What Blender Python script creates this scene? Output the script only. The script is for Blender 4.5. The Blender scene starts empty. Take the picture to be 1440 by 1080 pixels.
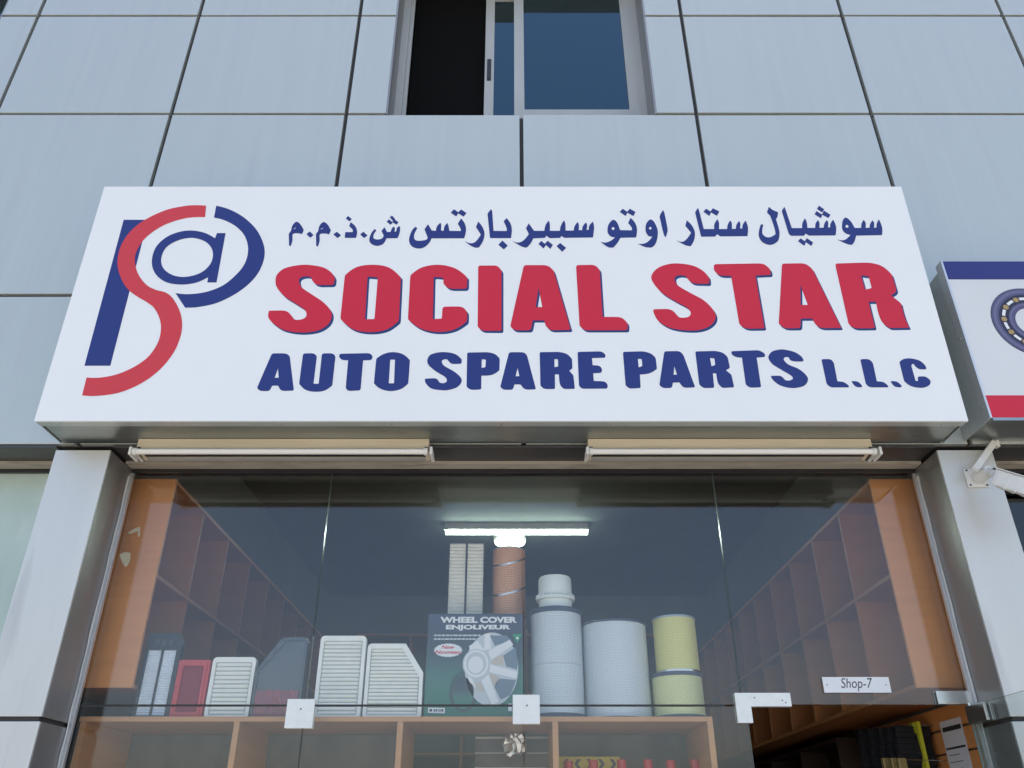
import bpy, bmesh, math, random
from mathutils import Vector, Matrix
from mathutils.geometry import tessellate_polygon
R = math.radians
random.seed(7)
SC = bpy.context.scene
COL = SC.collection

# ------------------------------------------------------------------ camera
F, CXP, CYP, PITCH, CAMZ = 1150.0, 720.0, 540.0, R(29.06), 1.6
cam = bpy.data.cameras.new('camera'); camo = bpy.data.objects.new('camera', cam); COL.objects.link(camo)
cam.sensor_fit = 'HORIZONTAL'; cam.sensor_width = 36.0; cam.lens = 36.0 * F / 1440.0
cam.clip_start = 0.05; cam.clip_end = 6000
camo.location = (0, 0, CAMZ); camo.rotation_euler = (math.pi/2 + PITCH, 0, 0)
SC.camera = camo
SC.render.resolution_x = 1024; SC.render.resolution_y = 768

# ------------------------------------------------------------------ sky, sun, exposure
SUN_EL, SUN_AZ = R(74), R(14)          # behind the building, azimuth measured from +Y towards +X
w = bpy.data.worlds.new('World'); SC.world = w; w.use_nodes = True
nt = w.node_tree
for n in list(nt.nodes): nt.nodes.remove(n)
sky = nt.nodes.new('ShaderNodeTexSky'); sky.sky_type = 'NISHITA'; sky.sun_disc = False
sky.sun_elevation = SUN_EL; sky.sun_rotation = SUN_AZ
sky.air_density = 1.0; sky.dust_density = 3.2; sky.ozone_density = 1.0
bg = nt.nodes.new('ShaderNodeBackground'); bg.inputs[1].default_value = 0.15
out = nt.nodes.new('ShaderNodeOutputWorld')
nt.links.new(sky.outputs[0], bg.inputs[0]); nt.links.new(bg.outputs[0], out.inputs[0])
sun = bpy.data.lights.new('sun', 'SUN'); sun.energy = 4.3; sun.angle = R(0.53); sun.color = (1.0, 0.95, 0.87)
suno = bpy.data.objects.new('sun', sun); COL.objects.link(suno)
sd = Vector((math.sin(SUN_AZ)*math.cos(SUN_EL), math.cos(SUN_AZ)*math.cos(SUN_EL), math.sin(SUN_EL)))
suno.rotation_euler = (-sd).to_track_quat('-Z', 'Y').to_euler(); suno.location = (4, 20, 25)
vs = SC.view_settings
vs.view_transform = 'Standard'; vs.look = 'None'; vs.gamma = 1.0; vs.use_curve_mapping = False
vs.exposure = 1.30
SC.render.engine = 'CYCLES'
SC.cycles.transparent_max_bounces = 24; SC.cycles.max_bounces = 10

# ------------------------------------------------------------------ pixel -> direction helpers
CP, SP = math.cos(PITCH), math.sin(PITCH)
def ray(px, py):
    u = (CYP - py) / F; x = (px - CXP) / F
    return Vector((x, CP - u*SP, SP + u*CP))
def at(px, py, Y):
    d = ray(px, py); return Vector((0, 0, CAMZ)) + d * (Y / d.y)
def zat(py, Y): return at(720, py, Y).z
def on_plane(px, py, p0, n):
    d = ray(px, py); c = Vector((0, 0, CAMZ))
    return c + d * ((p0 - c).dot(n) / d.dot(n))

# ------------------------------------------------------------------ materials
MATS = {}
def srgb(r, g, b):
    f = lambda v: (v/255/12.92 if v/255 <= 0.04045 else ((v/255+0.055)/1.055)**2.4)
    return (f(r), f(g), f(b))
def mat(name, base, rough=0.5, metal=0.0, noise=0.0, nscale=(4, 4, 4), bump=0.0, bscale=(60, 60, 60), spec=0.5, emit=None, es=0.0, rvar=0.0, dirt=None):
    m = bpy.data.materials.new(name); m.use_nodes = True; t = m.node_tree; N = t.nodes; L = t.links
    b = N['Principled BSDF']
    b.inputs['Base Color'].default_value = (*base, 1); b.inputs['Roughness'].default_value = rough
    b.inputs['Metallic'].default_value = metal; b.inputs['Specular IOR Level'].default_value = spec
    if emit:
        b.inputs['Emission Color'].default_value = (*emit, 1); b.inputs['Emission Strength'].default_value = es
    geo = N.new('ShaderNodeNewGeometry')
    def nz(scale, detail=4):
        mp = N.new('ShaderNodeMapping'); mp.inputs['Scale'].default_value = scale
        L.new(geo.outputs['Position'], mp.inputs['Vector'])
        x = N.new('ShaderNodeTexNoise'); x.inputs['Scale'].default_value = 1.0; x.inputs['Detail'].default_value = detail
        L.new(mp.outputs[0], x.inputs['Vector']); return x
    if noise > 0:
        x = nz(nscale, 5)
        cr = N.new('ShaderNodeValToRGB')
        cr.color_ramp.elements[0].position = 0.3; cr.color_ramp.elements[1].position = 0.7
        cr.color_ramp.elements[0].color = (*[max(0, c*(1-noise)) for c in base], 1)
        cr.color_ramp.elements[1].color = (*[min(1, c*(1+noise)) for c in base], 1)
        L.new(x.outputs['Fac'], cr.inputs['Fac'])
        last = cr.outputs['Color']
        if dirt:
            y = nz(dirt[1], 8); mr = N.new('ShaderNodeMapRange'); mr.inputs[1].default_value = dirt[3]; mr.inputs[2].default_value = dirt[3]+0.16
            mr.inputs[3].default_value = 0; mr.inputs[4].default_value = dirt[2]
            L.new(y.outputs['Fac'], mr.inputs[0])
            mx = N.new('ShaderNodeMix'); mx.data_type = 'RGBA'
            L.new(mr.outputs[0], mx.inputs[0]); L.new(last, mx.inputs[6]); mx.inputs[7].default_value = (*dirt[0], 1)
            last = mx.outputs[2]
        L.new(last, b.inputs['Base Color'])
        if rvar:
            mr = N.new('ShaderNodeMapRange'); mr.inputs[3].default_value = rough-rvar; mr.inputs[4].default_value = rough+rvar
            L.new(x.outputs['Fac'], mr.inputs[0]); L.new(mr.outputs[0], b.inputs['Roughness'])
    if bump > 0:
        x = nz(bscale, 3); bp = N.new('ShaderNodeBump'); bp.inputs['Strength'].default_value = bump; bp.inputs['Distance'].default_value = 0.01
        L.new(x.outputs['Fac'], bp.inputs['Height']); L.new(bp.outputs[0], b.inputs['Normal'])
    MATS[name] = m; return m
def glass(name, tint, f0, gloss=(1, 1, 1), rough=0.0, film=0.0):
    m = bpy.data.materials.new(name); m.use_nodes = True; t = m.node_tree; N = t.nodes; L = t.links
    N.remove(N['Principled BSDF'])
    tr = N.new('ShaderNodeBsdfTransparent'); tr.inputs[0].default_value = (*tint, 1)
    gl = N.new('ShaderNodeBsdfGlossy'); gl.inputs[0].default_value = (*gloss, 1); gl.inputs['Roughness'].default_value = rough
    lw = N.new('ShaderNodeLayerWeight'); lw.inputs[0].default_value = 0.5
    p = N.new('ShaderNodeMath'); p.operation = 'POWER'; p.inputs[1].default_value = 5; L.new(lw.outputs['Facing'], p.inputs[0])
    mr = N.new('ShaderNodeMapRange'); mr.inputs[3].default_value = f0; mr.inputs[4].default_value = 1.0; L.new(p.outputs[0], mr.inputs[0])
    mx = N.new('ShaderNodeMixShader'); L.new(mr.outputs[0], mx.inputs[0]); L.new(tr.outputs[0], mx.inputs[1]); L.new(gl.outputs[0], mx.inputs[2])
    last = mx
    if film > 0:   # thin film of dust on the pane
        df = N.new('ShaderNodeBsdfDiffuse'); df.inputs[0].default_value = (0.45, 0.42, 0.38, 1)
        geo = N.new('ShaderNodeNewGeometry'); mp = N.new('ShaderNodeMapping'); mp.inputs['Scale'].default_value = (3, 3, 0.9)
        L.new(geo.outputs['Position'], mp.inputs[0])
        nz = N.new('ShaderNodeTexNoise'); nz.inputs['Scale'].default_value = 1.6; nz.inputs['Detail'].default_value = 7; L.new(mp.outputs[0], nz.inputs['Vector'])
        m2 = N.new('ShaderNodeMapRange'); m2.inputs[1].default_value = 0.35; m2.inputs[2].default_value = 0.75; m2.inputs[3].default_value = film*0.4; m2.inputs[4].default_value = film
        L.new(nz.outputs['Fac'], m2.inputs[0])
        m3 = N.new('ShaderNodeMixShader'); L.new(m2.outputs[0], m3.inputs[0]); L.new(mx.outputs[0], m3.inputs[1]); L.new(df.outputs[0], m3.inputs[2]); last = m3
    L.new(last.outputs[0], N['Material Output'].inputs['Surface'])
    MATS[name] = m; return m

mat('panel', (0.505, 0.535, 0.495), 0.42, 0.45, 0.018, (26, 26, 0.5), 0.02, (40, 40, 3), rvar=0.05, dirt=((0.42, 0.42, 0.42), (7, 7, 0.7), 0.22, 0.56))
mat('pillar', (0.62, 0.615, 0.575), 0.40, 0.40, 0.04, (6, 6, 0.6), 0.02, (40, 40, 3), rvar=0.06, dirt=((0.40, 0.39, 0.38), (9, 9, 1.2), 0.5, 0.57))
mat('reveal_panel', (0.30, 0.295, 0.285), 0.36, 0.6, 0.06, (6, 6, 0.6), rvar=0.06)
mat('joint', (0.045, 0.043, 0.042), 0.7)
mat('soffit', (0.075, 0.075, 0.077), 0.38, 0.5, 0.12, (3, 8, 8), rvar=0.08)
mat('dark_wall', (0.05, 0.05, 0.05), 0.8)
mat('plaster', (0.13, 0.13, 0.127), 0.85, 0, 0.05)
mat('ceiling', (0.13, 0.145, 0.135), 0.9, 0, 0.04)
mat('tile_floor', (0.30, 0.28, 0.25), 0.35, 0, 0.1, (3, 3, 3))
mat('alu', (0.62, 0.62, 0.61), 0.38, 0.75, 0.06, (10, 10, 1), rvar=0.06)
mat('alu_white', (0.40, 0.41, 0.39), 0.42, 0.1, 0.05, (8, 8, 2))
mat('beige_trim', (0.40, 0.36, 0.29), 0.5, 0.0, 0.12, (6, 20, 20), dirt=((0.2, 0.18, 0.15), (5, 20, 20), 0.7, 0.55))
mat('silicone', (0.62, 0.62, 0.60), 0.5, 0, 0.12, (30, 30, 5))
mat('galvanised', (0.46, 0.49, 0.47), 0.34, 0.35, 0.10, (5, 5, 2), rvar=0.08)
mat('galvanised_dark', (0.33, 0.365, 0.365), 0.32, 0.85, 0.12, (3, 10, 10), rvar=0.1)
mat('vinyl', (0.80, 0.81, 0.79), 0.42, 0, 0.012, (1.5, 1.5, 1.5), 0.015, (4, 4, 4))
mat('vinyl_grey', (0.66, 0.67, 0.66), 0.42, 0, 0.03, (1.5, 1.5, 1.5))
mat('print_red', srgb(200, 18, 46), 0.42)
mat('print_coral', srgb(203, 52, 58), 0.42)
mat('print_blue', srgb(24, 42, 114), 0.42)
mat('print_shadow', srgb(10, 52, 108), 0.42)
mat('print_navy', srgb(34, 40, 112), 0.42)
mat('cream_metal', (0.66, 0.58, 0.42), 0.4, 0, 0.08, (3, 30, 30))
mat('tube_off', (0.80, 0.78, 0.72), 0.25)
mat('white_plastic', (0.72, 0.71, 0.66), 0.45, 0, 0.05, (20, 20, 20))
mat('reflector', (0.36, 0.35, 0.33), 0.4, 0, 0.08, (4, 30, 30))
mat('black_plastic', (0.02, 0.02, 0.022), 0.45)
mat('fitting', (0.80, 0.79, 0.74), 0.32, 0.3, 0.04, (30, 30, 30))
mat('steel', (0.62, 0.60, 0.56), 0.25, 0.95)
mat('plate_white', (0.78, 0.78, 0.77), 0.4, 0, 0.03)
mat('text_dark', (0.035, 0.03, 0.035), 0.5)
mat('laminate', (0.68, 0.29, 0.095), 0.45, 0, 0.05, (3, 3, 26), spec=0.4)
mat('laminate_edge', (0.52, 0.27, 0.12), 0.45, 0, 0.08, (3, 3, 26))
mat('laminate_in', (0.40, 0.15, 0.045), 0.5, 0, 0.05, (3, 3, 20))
mat('cabinet_back', (0.13, 0.12, 0.11), 0.6, 0, 0.3, (6, 6, 3))
mat('screen_mesh', (0.006, 0.006, 0.006), 0.9, spec=0.05)
mat('glass_edge', (0.20, 0.27, 0.25), 0.2)
mat('asphalt', (0.13, 0.12, 0.105), 0.9, 0, 0.2, (2, 2, 2), 0.3, (80, 80, 80))
mat('paver', (0.30, 0.275, 0.24), 0.85, 0, 0.12, (3, 3, 3))
mat('lamp_tube', (1, 1, 1), 0.5, emit=(0.80, 1.0, 0.88), es=15)
mat('lamp_disc', (1, 1, 1), 0.5, emit=(0.86, 1.0, 0.93), es=4)
mat('filter_white', (0.88, 0.885, 0.81), 0.6, 0, 0.04, (20, 20, 20))
mat('filter_groove', (0.50, 0.54, 0.52), 0.7)
mat('paper_pleat', (0.74, 0.80, 0.86), 0.8, 0, 0.05, (30, 30, 30))
mat('paper_cream', (0.76, 0.76, 0.68), 0.8, 0, 0.05, (30, 30, 30))
mat('dark_rubber', (0.030, 0.035, 0.042), 0.5)
mat('red_rubber', (0.56, 0.06, 0.07), 0.5, 0, 0.06, (20, 20, 20))
mat('red_mesh', (0.25, 0.015, 0.035), 0.6)
mat('brick_red_pack', (0.42, 0.05, 0.04), 0.3, 0, 0.3, (30, 30, 60), 0.5, (40, 40, 90))
mat('tray_dark', (0.06, 0.065, 0.07), 0.35)
mat('steel_grey', (0.36, 0.41, 0.44), 0.4, 0.45)
mat('cap_blue', (0.05, 0.065, 0.10), 0.4)
mat('filter_ltgreen', (0.76, 0.82, 0.78), 0.5)
mat('carton', (0.35, 0.22, 0.12), 0.8)
mat('print_white', (0.78, 0.79, 0.78), 0.5)
mat('print_silver', (0.55, 0.59, 0.60), 0.4)
mat('print_tan', (0.55, 0.50, 0.42), 0.5)
mat('print_slate', (0.16, 0.22, 0.27), 0.5)
mat('print_tyre', (0.035, 0.085, 0.075), 0.5)
mat('print_green', (0.03, 0.30, 0.13), 0.5)
mat('bear_ring', (0.085, 0.080, 0.17), 0.45)
mat('bear_dark', (0.018, 0.018, 0.045), 0.5)
mat('bear_mid', (0.14, 0.135, 0.24), 0.45)
mat('bear_gold', (0.40, 0.27, 0.10), 0.4)
mat('yellow_pack', (0.62, 0.62, 0.03), 0.4)
mat('banner_yellow', (0.62, 0.45, 0.03), 0.5)
mat('cloth_black', (0.012, 0.012, 0.016), 0.7, 0, 0.3, (30, 30, 10))
mat('gold_pack', (0.45, 0.34, 0.14), 0.35, 0.4)
mat('paper', (0.70, 0.70, 0.72), 0.8)
mat('paper_scrap', (0.45, 0.40, 0.30), 0.8, 0, 0.1, (40, 40, 40))
mat('foil', (0.6, 0.6, 0.6), 0.25, 0.9)
mat('bottle_red', (0.50, 0.03, 0.04), 0.4)
glass('shop_glass', (0.985, 0.99, 0.987), 0.040, film=0.012)
glass('window_glass', (0.02, 0.035, 0.05), 0.125, gloss=(0.48, 0.80, 1.0))
glass('door_glass', (0.93, 0.955, 0.945), 0.040, film=0.012)
glass('dark_glass', (0.12, 0.14, 0.15), 0.06)
# perforated steel / wrapped paper of the round filters
def perforated(name, base, hole, su, sv, thr=0.30):
    m = mat(name, base, 0.5, 0.15); t = m.node_tree; N = t.nodes; L = t.links; b = N['Principled BSDF']
    uv = N.new('ShaderNodeUVMap'); mp = N.new('ShaderNodeMapping'); mp.inputs['Scale'].default_value = (su, sv, 1)
    L.new(uv.outputs[0], mp.inputs[0])
    v = N.new('ShaderNodeTexVoronoi'); v.inputs['Scale'].default_value = 1.0; v.inputs['Randomness'].default_value = 0.25; v.voronoi_dimensions = '2D'
    L.new(mp.outputs[0], v.inputs['Vector'])
    mr = N.new('ShaderNodeMapRange'); mr.inputs[1].default_value = thr-0.05; mr.inputs[2].default_value = thr+0.05; L.new(v.outputs['Distance'], mr.inputs[0])
    mx = N.new('ShaderNodeMix'); mx.data_type = 'RGBA'; mx.inputs[6].default_value = (*hole, 1); mx.inputs[7].default_value = (*base, 1)
    L.new(mr.outputs[0], mx.inputs[0]); L.new(mx.outputs[2], b.inputs['Base Color'])
    bp = N.new('ShaderNodeBump'); bp.inputs['Strength'].default_value = 0.4; bp.inputs['Distance'].default_value = 0.003
    L.new(mr.outputs[0], bp.inputs['Height']); L.new(bp.outputs[0], b.inputs['Normal'])
perforated('perf_white', (0.66, 0.72, 0.73), (0.44, 0.48, 0.50), 96, 60)
perforated('perf_white_fine', (0.66, 0.71, 0.72), (0.50, 0.54, 0.56), 120, 60)
perforated('perf_yellow', (0.72, 0.69, 0.26), (0.52, 0.48, 0.15), 90, 34)
perforated('perf_lime', (0.70, 0.72, 0.36), (0.55, 0.55, 0.25), 90, 20)
perforated('perf_orange', (0.74, 0.40, 0.22), (0.50, 0.24, 0.12), 44, 34)
# box print: dark slate at the top running to green at the bottom (a printed picture on the carton)
def boxprint():
    m = mat('box_print', (0.1, 0.2, 0.2), 0.35); t = m.node_tree; N = t.nodes; L = t.links
    tc = N.new('ShaderNodeTexCoord'); sp = N.new('ShaderNodeSeparateXYZ'); L.new(tc.outputs['Generated'], sp.inputs[0])
    cr = N.new('ShaderNodeValToRGB'); e = cr.color_ramp.elements
    e[0].position = 0.0; e[0].color = (0.01, 0.15, 0.08, 1); e[1].position = 1.0; e[1].color = (0.035, 0.045, 0.07, 1)
    x = e.new(0.35); x.color = (0.05, 0.17, 0.13, 1); x = e.new(0.6); x.color = (0.045, 0.075, 0.085, 1)
    L.new(sp.outputs[2], cr.inputs[0]); L.new(cr.outputs[0], N['Principled BSDF'].inputs['Base Color'])
boxprint()
# frosted, whitewashed glass of the neighbour's window
def frosted():
    m = mat('frosted', (0.50, 0.62, 0.55), 0.22, 0, 0.14, (2.2, 2.2, 1.3), dirt=((0.68, 0.74, 0.68), (6, 6, 3), 0.6, 0.58))
frosted()

# ------------------------------------------------------------------ object helpers
def wloc(o):
    v = Vector((0, 0, 0))
    while o is not None: v = v + o.location; o = o.parent
    return v
def tag(o, label=None, cat=None, group=None, kind=None):
    if label: o['label'] = label
    if cat: o['category'] = cat
    if group: o['group'] = group
    if kind: o['kind'] = kind
    return o
def thing(name, loc, label, cat, group=None):
    o = bpy.data.objects.new(name, None); o.empty_display_size = 0.1; COL.objects.link(o); o.location = loc
    return tag(o, label, cat, group)
def mk(name, verts, faces, mats, parent=None, smooth=False, midx=None, uvs=None):
    vs_ = [Vector(v) for v in verts]
    c = Vector([(min(v[i] for v in vs_)+max(v[i] for v in vs_))/2 for i in range(3)])
    me = bpy.data.meshes.new(name); me.from_pydata([v-c for v in vs_], [], faces)
    if isinstance(mats, str): mats = [mats]
    for m in mats: me.materials.append(MATS[m])
    if midx:
        for p, i in zip(me.polygons, midx): p.material_index = i
    if smooth: me.shade_smooth()
    if uvs:
        l = me.uv_layers.new(name='UVMap')
        for p in me.polygons:
            for li in p.loop_indices: l.data[li].uv = uvs[me.loops[li].vertex_index]
    me.update()
    o = bpy.data.objects.new(name, me); COL.objects.link(o)
    o.parent = parent; o.location = c - (wloc(parent) if parent else Vector((0, 0, 0)))
    return o
class MB:
    def __init__(s): s.v = []; s.f = []; s.m = []
    def add(s, v, f, mi=0):
        k = len(s.v); s.v += [Vector(p) for p in v]; s.f += [tuple(i+k for i in q) for q in f]; s.m += [mi]*len(f); return s
    def bm(s, bm_, mi=0, M=None):
        bm_.verts.index_update()
        vs_ = [(M @ v.co) if M else v.co.copy() for v in bm_.verts]; fs = [tuple(v.index for v in q.verts) for q in bm_.faces]
        bm_.free(); return s.add(vs_, fs, mi)
    def box(s, x0, x1, y0, y1, z0, z1, bev=0.0, mi=0, M=None):
        b = bmesh.new(); bmesh.ops.create_cube(b, size=1)
        for v in b.verts: v.co = Vector(((x0+x1)/2+v.co.x*(x1-x0), (y0+y1)/2+v.co.y*(y1-y0), (z0+z1)/2+v.co.z*(z1-z0)))
        if bev > 0: bmesh.ops.bevel(b, geom=list(b.edges), offset=bev, segments=2, affect='EDGES', profile=0.6)
        return s.bm(b, mi, M)
    def tube(s, a, b, r, seg=16, r2=None, mi=0, caps=True):
        a, b = Vector(a), Vector(b); d = (b-a).normalized(); q = d.to_track_quat('Z', 'Y')
        r2 = r if r2 is None else r2
        vs_ = []
        for p, rr in ((a, r), (b, r2)):
            for i in range(seg):
                t = 2*math.pi*i/seg; vs_.append(p + q @ Vector((rr*math.cos(t), rr*math.sin(t), 0)))
        fs = [(i, (i+1) % seg, seg+(i+1) % seg, seg+i) for i in range(seg)]
        if caps: fs += [tuple(range(seg-1, -1, -1)), tuple(range(seg, 2*seg))]
        return s.add(vs_, fs, mi)
    def lathe(s, c, prof, seg=48, mi=0):
        k = len(prof); vs_ = []
        for r, z in prof:
            for i in range(seg):
                t = 2*math.pi*i/seg; vs_.append((c[0]+r*math.cos(t), c[1]+r*math.sin(t), c[2]+z))
        fs = [(j*seg+i, j*seg+(i+1) % seg, (j+1)*seg+(i+1) % seg, (j+1)*seg+i) for j in range(k-1) for i in range(seg)]
        return s.add(vs_, fs, mi)
    def prism(s, loops, thick, n, mi=0):
        """loops: list of 3-D loops (outer + holes) in a plane with normal n; extruded by thick along n"""
        n = Vector(n); flat = [p for l in loops for p in l]; k = len(flat)
        tris = tessellate_polygon(loops)
        vs_ = [Vector(p) + n*thick for p in flat] + [Vector(p) for p in flat]
        fs = []
        for t in tris:
            a, b, c = (vs_[i] for i in t)
            t = tuple(t) if (b-a).cross(c-a).dot(n) > 0 else tuple(reversed(t))
            fs.append(t)
        st = 0
        for l in loops:
            m = len(l)
            for i in range(m):
                a, b = st+i, st+(i+1) % m; fs.append((a, b, k+b, k+a))
            st += m
        return s.add(vs_, fs, mi)
    def build(s, name, mats, parent=None, smooth=False, recalc=True):
        o = mk(name, s.v, s.f, mats, parent, False, s.m)
        if recalc:
            b = bmesh.new(); b.from_mesh(o.data); bmesh.ops.recalc_face_normals(b, faces=b.faces); b.to_mesh(o.data); b.free()
        if smooth:
            o.data.shade_smooth(); 
            b = bmesh.new(); b.from_mesh(o.data)
            for e in b.edges:
                if len(e.link_faces) == 2 and e.calc_face_angle(0) > R(35): e.smooth = False
            b.to_mesh(o.data); b.free()
        return o
def box(name, x0, x1, y0, y1, z0, z1, m, parent=None, bev=0.0):
    return MB().box(x0, x1, y0, y1, z0, z1, bev).build(name, m, parent)

# ------------------------------------------------------------------ outline language for print: "x,y" corner, "x,y/r" corner rounded by r, "x,y~" smooth point
def outline(txt, ox, oy, sc, r0=0.0):
    P = []
    for tk in txt.split():
        sm = tk.endswith('~'); tk = tk.rstrip('~'); r = r0
        if '/' in tk: tk, rr = tk.split('/'); r = float(rr)
        x, y = map(float, tk.split(',')); P.append([x, y, sm, 0 if sm else r])
    n = len(P); pts = []
    V = [Vector((p[0], p[1])) for p in P]
    for i in range(n):
        j = (i+1) % n; a, b = V[i], V[j]
        pts.append((a, P[i][3]))
        if not (P[i][2] or P[j][2]): continue
        ta = (b - V[i-1])*0.5 if P[i][2] else None
        tb = (V[(j+1) % n] - a)*0.5 if P[j][2] else None
        d = b-a
        if ta is None: ta = d*1.5 - tb*0.5 if tb is not None else d
        if tb is None: tb = d*1.5 - ta*0.5
        la = d.length*1.15
        if ta.length > la: ta = ta*(la/ta.length)
        if tb.length > la: tb = tb*(la/tb.length)
        k = max(3, min(9, int(d.length/9)))
        for q in range(1, k):
            t = q/k; h00 = 2*t**3-3*t*t+1; h10 = t**3-2*t*t+t; h01 = -2*t**3+3*t*t; h11 = t**3-t*t
            pts.append((a*h00+ta*h10+b*h01+tb*h11, 0))
    res = []
    m = len(pts)
    for i in range(m):
        p, r = pts[i]
        if r <= 0: res.append(p); continue
        a, b = pts[i-1][0], pts[(i+1) % m][0]
        da, db = (a-p), (b-p)
        la, lb = da.length, db.length
        if la < 1e-6 or lb < 1e-6: res.append(p); continue
        ra, rb = min(r, la*0.48), min(r, lb*0.48)
        s, e = p+da*(ra/la), p+db*(rb/lb)
        for q in range(5):
            t = q/4; res.append(s*(1-t)**2 + p*2*t*(1-t) + e*t*t)
    cl = []
    for p in res:
        if not cl or (p-cl[-1]).length > 0.05: cl.append(p)
    if (cl[0]-cl[-1]).length < 0.05: cl.pop()
    return [(ox+p.x/sc, oy+p.y/sc) for p in cl]
def ellipse(cx, cy, rx, ry, n=40, rot=0.0):
    return [(cx+rx*math.cos(2*math.pi*i/n)*math.cos(rot)-ry*math.sin(2*math.pi*i/n)*math.sin(rot),
             cy+rx*math.cos(2*math.pi*i/n)*math.sin(rot)+ry*math.sin(2*math.pi*i/n)*math.cos(rot)) for i in range(n)]
def pxprint(name, loops, proj, n, lift, thick, m, parent):
    l3 = [[proj(*p) + n*lift for p in l] for l in loops]
    return MB().prism(l3, thick, n).build(name, m, parent, recalc=False)
def textmesh(s, shear=0.0, bold=0.0):
    cu = bpy.data.curves.new('t', 'FONT'); cu.body = s; cu.offset = bold; cu.shear = shear; cu.resolution_u = 4
    o = bpy.data.objects.new('t', cu); COL.objects.link(o)
    bpy.context.view_layer.update()
    me = bpy.data.meshes.new_from_object(o.evaluated_get(bpy.context.evaluated_depsgraph_get()))
    v = [(p.co.x, p.co.y) for p in me.vertices]; f = [tuple(p.vertices) for p in me.polygons]
    bpy.data.objects.remove(o); bpy.data.curves.remove(cu); bpy.data.meshes.remove(me)
    x0, x1 = min(p[0] for p in v), max(p[0] for p in v); y0, y1 = min(p[1] for p in v), max(p[1] for p in v)
    return [((p[0]-x0)/(x1-x0), (p[1]-y0)/(y1-y0)) for p in v], f
def pxtext(name, s, x0, y0, x1, y1, proj, n, lift, m, parent, shear=0.0, bold=0.0):
    """text filling the pixel box (x0,y0 top-left, x1,y1 bottom-right) on a plane"""
    v, f = textmesh(s, shear, bold)
    return mk(name, [proj(x0+(x1-x0)*a, y1+(y0-y1)*b) + n*lift for a, b in v], f, m, parent)

# ================================================================== setting
XC, PW, FY, GY = 0.054, 1.02, 3.40, 3.65
g = mk('ground', [(-1500, -1500, -0.15), (1500, -1500, -0.15), (1500, 1500, -0.15), (-1500, 1500, -0.15)], [(0, 1, 2, 3)], 'asphalt'); tag(g, kind='structure')
tag(box('pavement', -16, 16, -7.0, 3.68, -0.25, -0.004, 'paver'), kind='structure')
SX0, SX1, BACKY, CEIL = XC-2.06, XC+2.06, 9.0, 3.935
tag(box('shop_floor', SX0-0.1, SX1+0.1, 3.69, BACKY+0.1, -0.12, 0.0, 'tile_floor'), kind='structure')
tag(box('shop_ceiling', SX0-0.1, SX1+0.1, 3.72, BACKY+0.1, CEIL, CEIL+0.12, 'ceiling'), kind='structure')
tag(box('shop_wall_left', SX0-0.1, SX0, 3.70, BACKY, 0.002, CEIL-0.002, 'plaster'), kind='structure')
tag(box('shop_wall_right', SX1, SX1+0.1, 3.70, BACKY, 0.002, CEIL-0.002, 'plaster'), kind='structure')
tag(box('shop_wall_back', SX0-0.1, SX1+0.1, BACKY+0.002, BACKY+0.1, 0.002, CEIL-0.002, 'plaster'), kind='structure')

# ================================================================== building
B = thing('shop_building', (XC, FY, 0), 'silver metal panel clad shop building with glazed ground floor', 'building')
Z0, Z1, Z2, Z3, Z4, Z5 = 3.166, 4.004, 5.290, 6.163, 7.03, 8.2
WH, WTOP = 0.79, 6.75
GAP = 0.011
def panel(x0, x1, z0, z1, m='panel'):
    p = MB().box(x0+GAP, x1-GAP, FY, FY+0.028, z0+GAP*0.85, z1-GAP*0.85, 0.0025).build('facade_panel', m, B)
    p.rotation_euler = (random.uniform(-1, 1)*R(0.16), 0, random.uniform(-1, 1)*R(0.16))
    return p
for k in range(-6, 6):
    x0, x1 = XC+k*PW, XC+(k+1)*PW
    for (a, b) in ((Z0, Z1), (Z1, Z2)): panel(x0, x1, a, b)
    wc = [XC+4*PW*n for n in (-1, 0, 1)]
    cut = [c for c in wc if x0 < c+WH and x1 > c-WH]
    if cut:
        c = cut[0]; l, r = c-WH, c+WH
        for a, b in ((Z2, Z3), (Z3, Z4)):
            if x0 < l < x1: panel(x0, l+GAP, a, b)
            if x0 < r < x1: panel(r-GAP, x1, a, b)
        panel(max(x0, l-GAP), min(x1, r+GAP), WTOP, Z4)
    else:
        panel(x0, x1, Z2, Z3); panel(x0, x1, Z3, Z4)
    panel(x0, x1, Z4, Z5)
XE0, XE1 = XC-6*PW, XC+6*PW
# backing wall behind the panels, with openings for the windows (dark joints)
m = MB(); m.box(XE0, XE1, FY+0.024, FY+0.20, Z0+0.006, Z2-0.0125)
xs = [XE0]
for n in (-1, 0, 1): xs += [XC+4*PW*n-WH, XC+4*PW*n+WH]
xs.append(XE1)
for i in range(0, len(xs), 2): m.box(xs[i], xs[i+1], FY+0.024, FY+0.20, Z2-0.0124, WTOP)
m.box(XE0, XE1, FY+0.024, FY+0.20, WTOP+0.0001, Z5)
m.build('backing_wall', 'joint', B)
# shell: roof, floor slab and upper rooms
box('roof', XE0, XE1, FY+0.205, BACKY+0.3, Z5-0.2, Z5, 'plaster', B)
box('back_wall', XE0, XE1, BACKY+0.12, BACKY+0.3, 0.0, Z5-0.201, 'plaster', B)
box('end_wall', XE0, XE0+0.2, FY+0.205, BACKY+0.119, 0.0, Z5-0.201, 'plaster', B)
box('end_wall', XE1-0.2, XE1, FY+0.205, BACKY+0.119, 0.0, Z5-0.201, 'plaster', B)
box('floor_slab', XE0+0.201, XE1-0.201, 5.2, BACKY+0.119, CEIL+0.13, CEIL+0.3, 'dark_wall', B)
box('inner_wall', XE0+0.201, XE1-0.201, 5.0, 5.1, CEIL+0.31, Z5-0.21, 'dark_wall', B)
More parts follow.
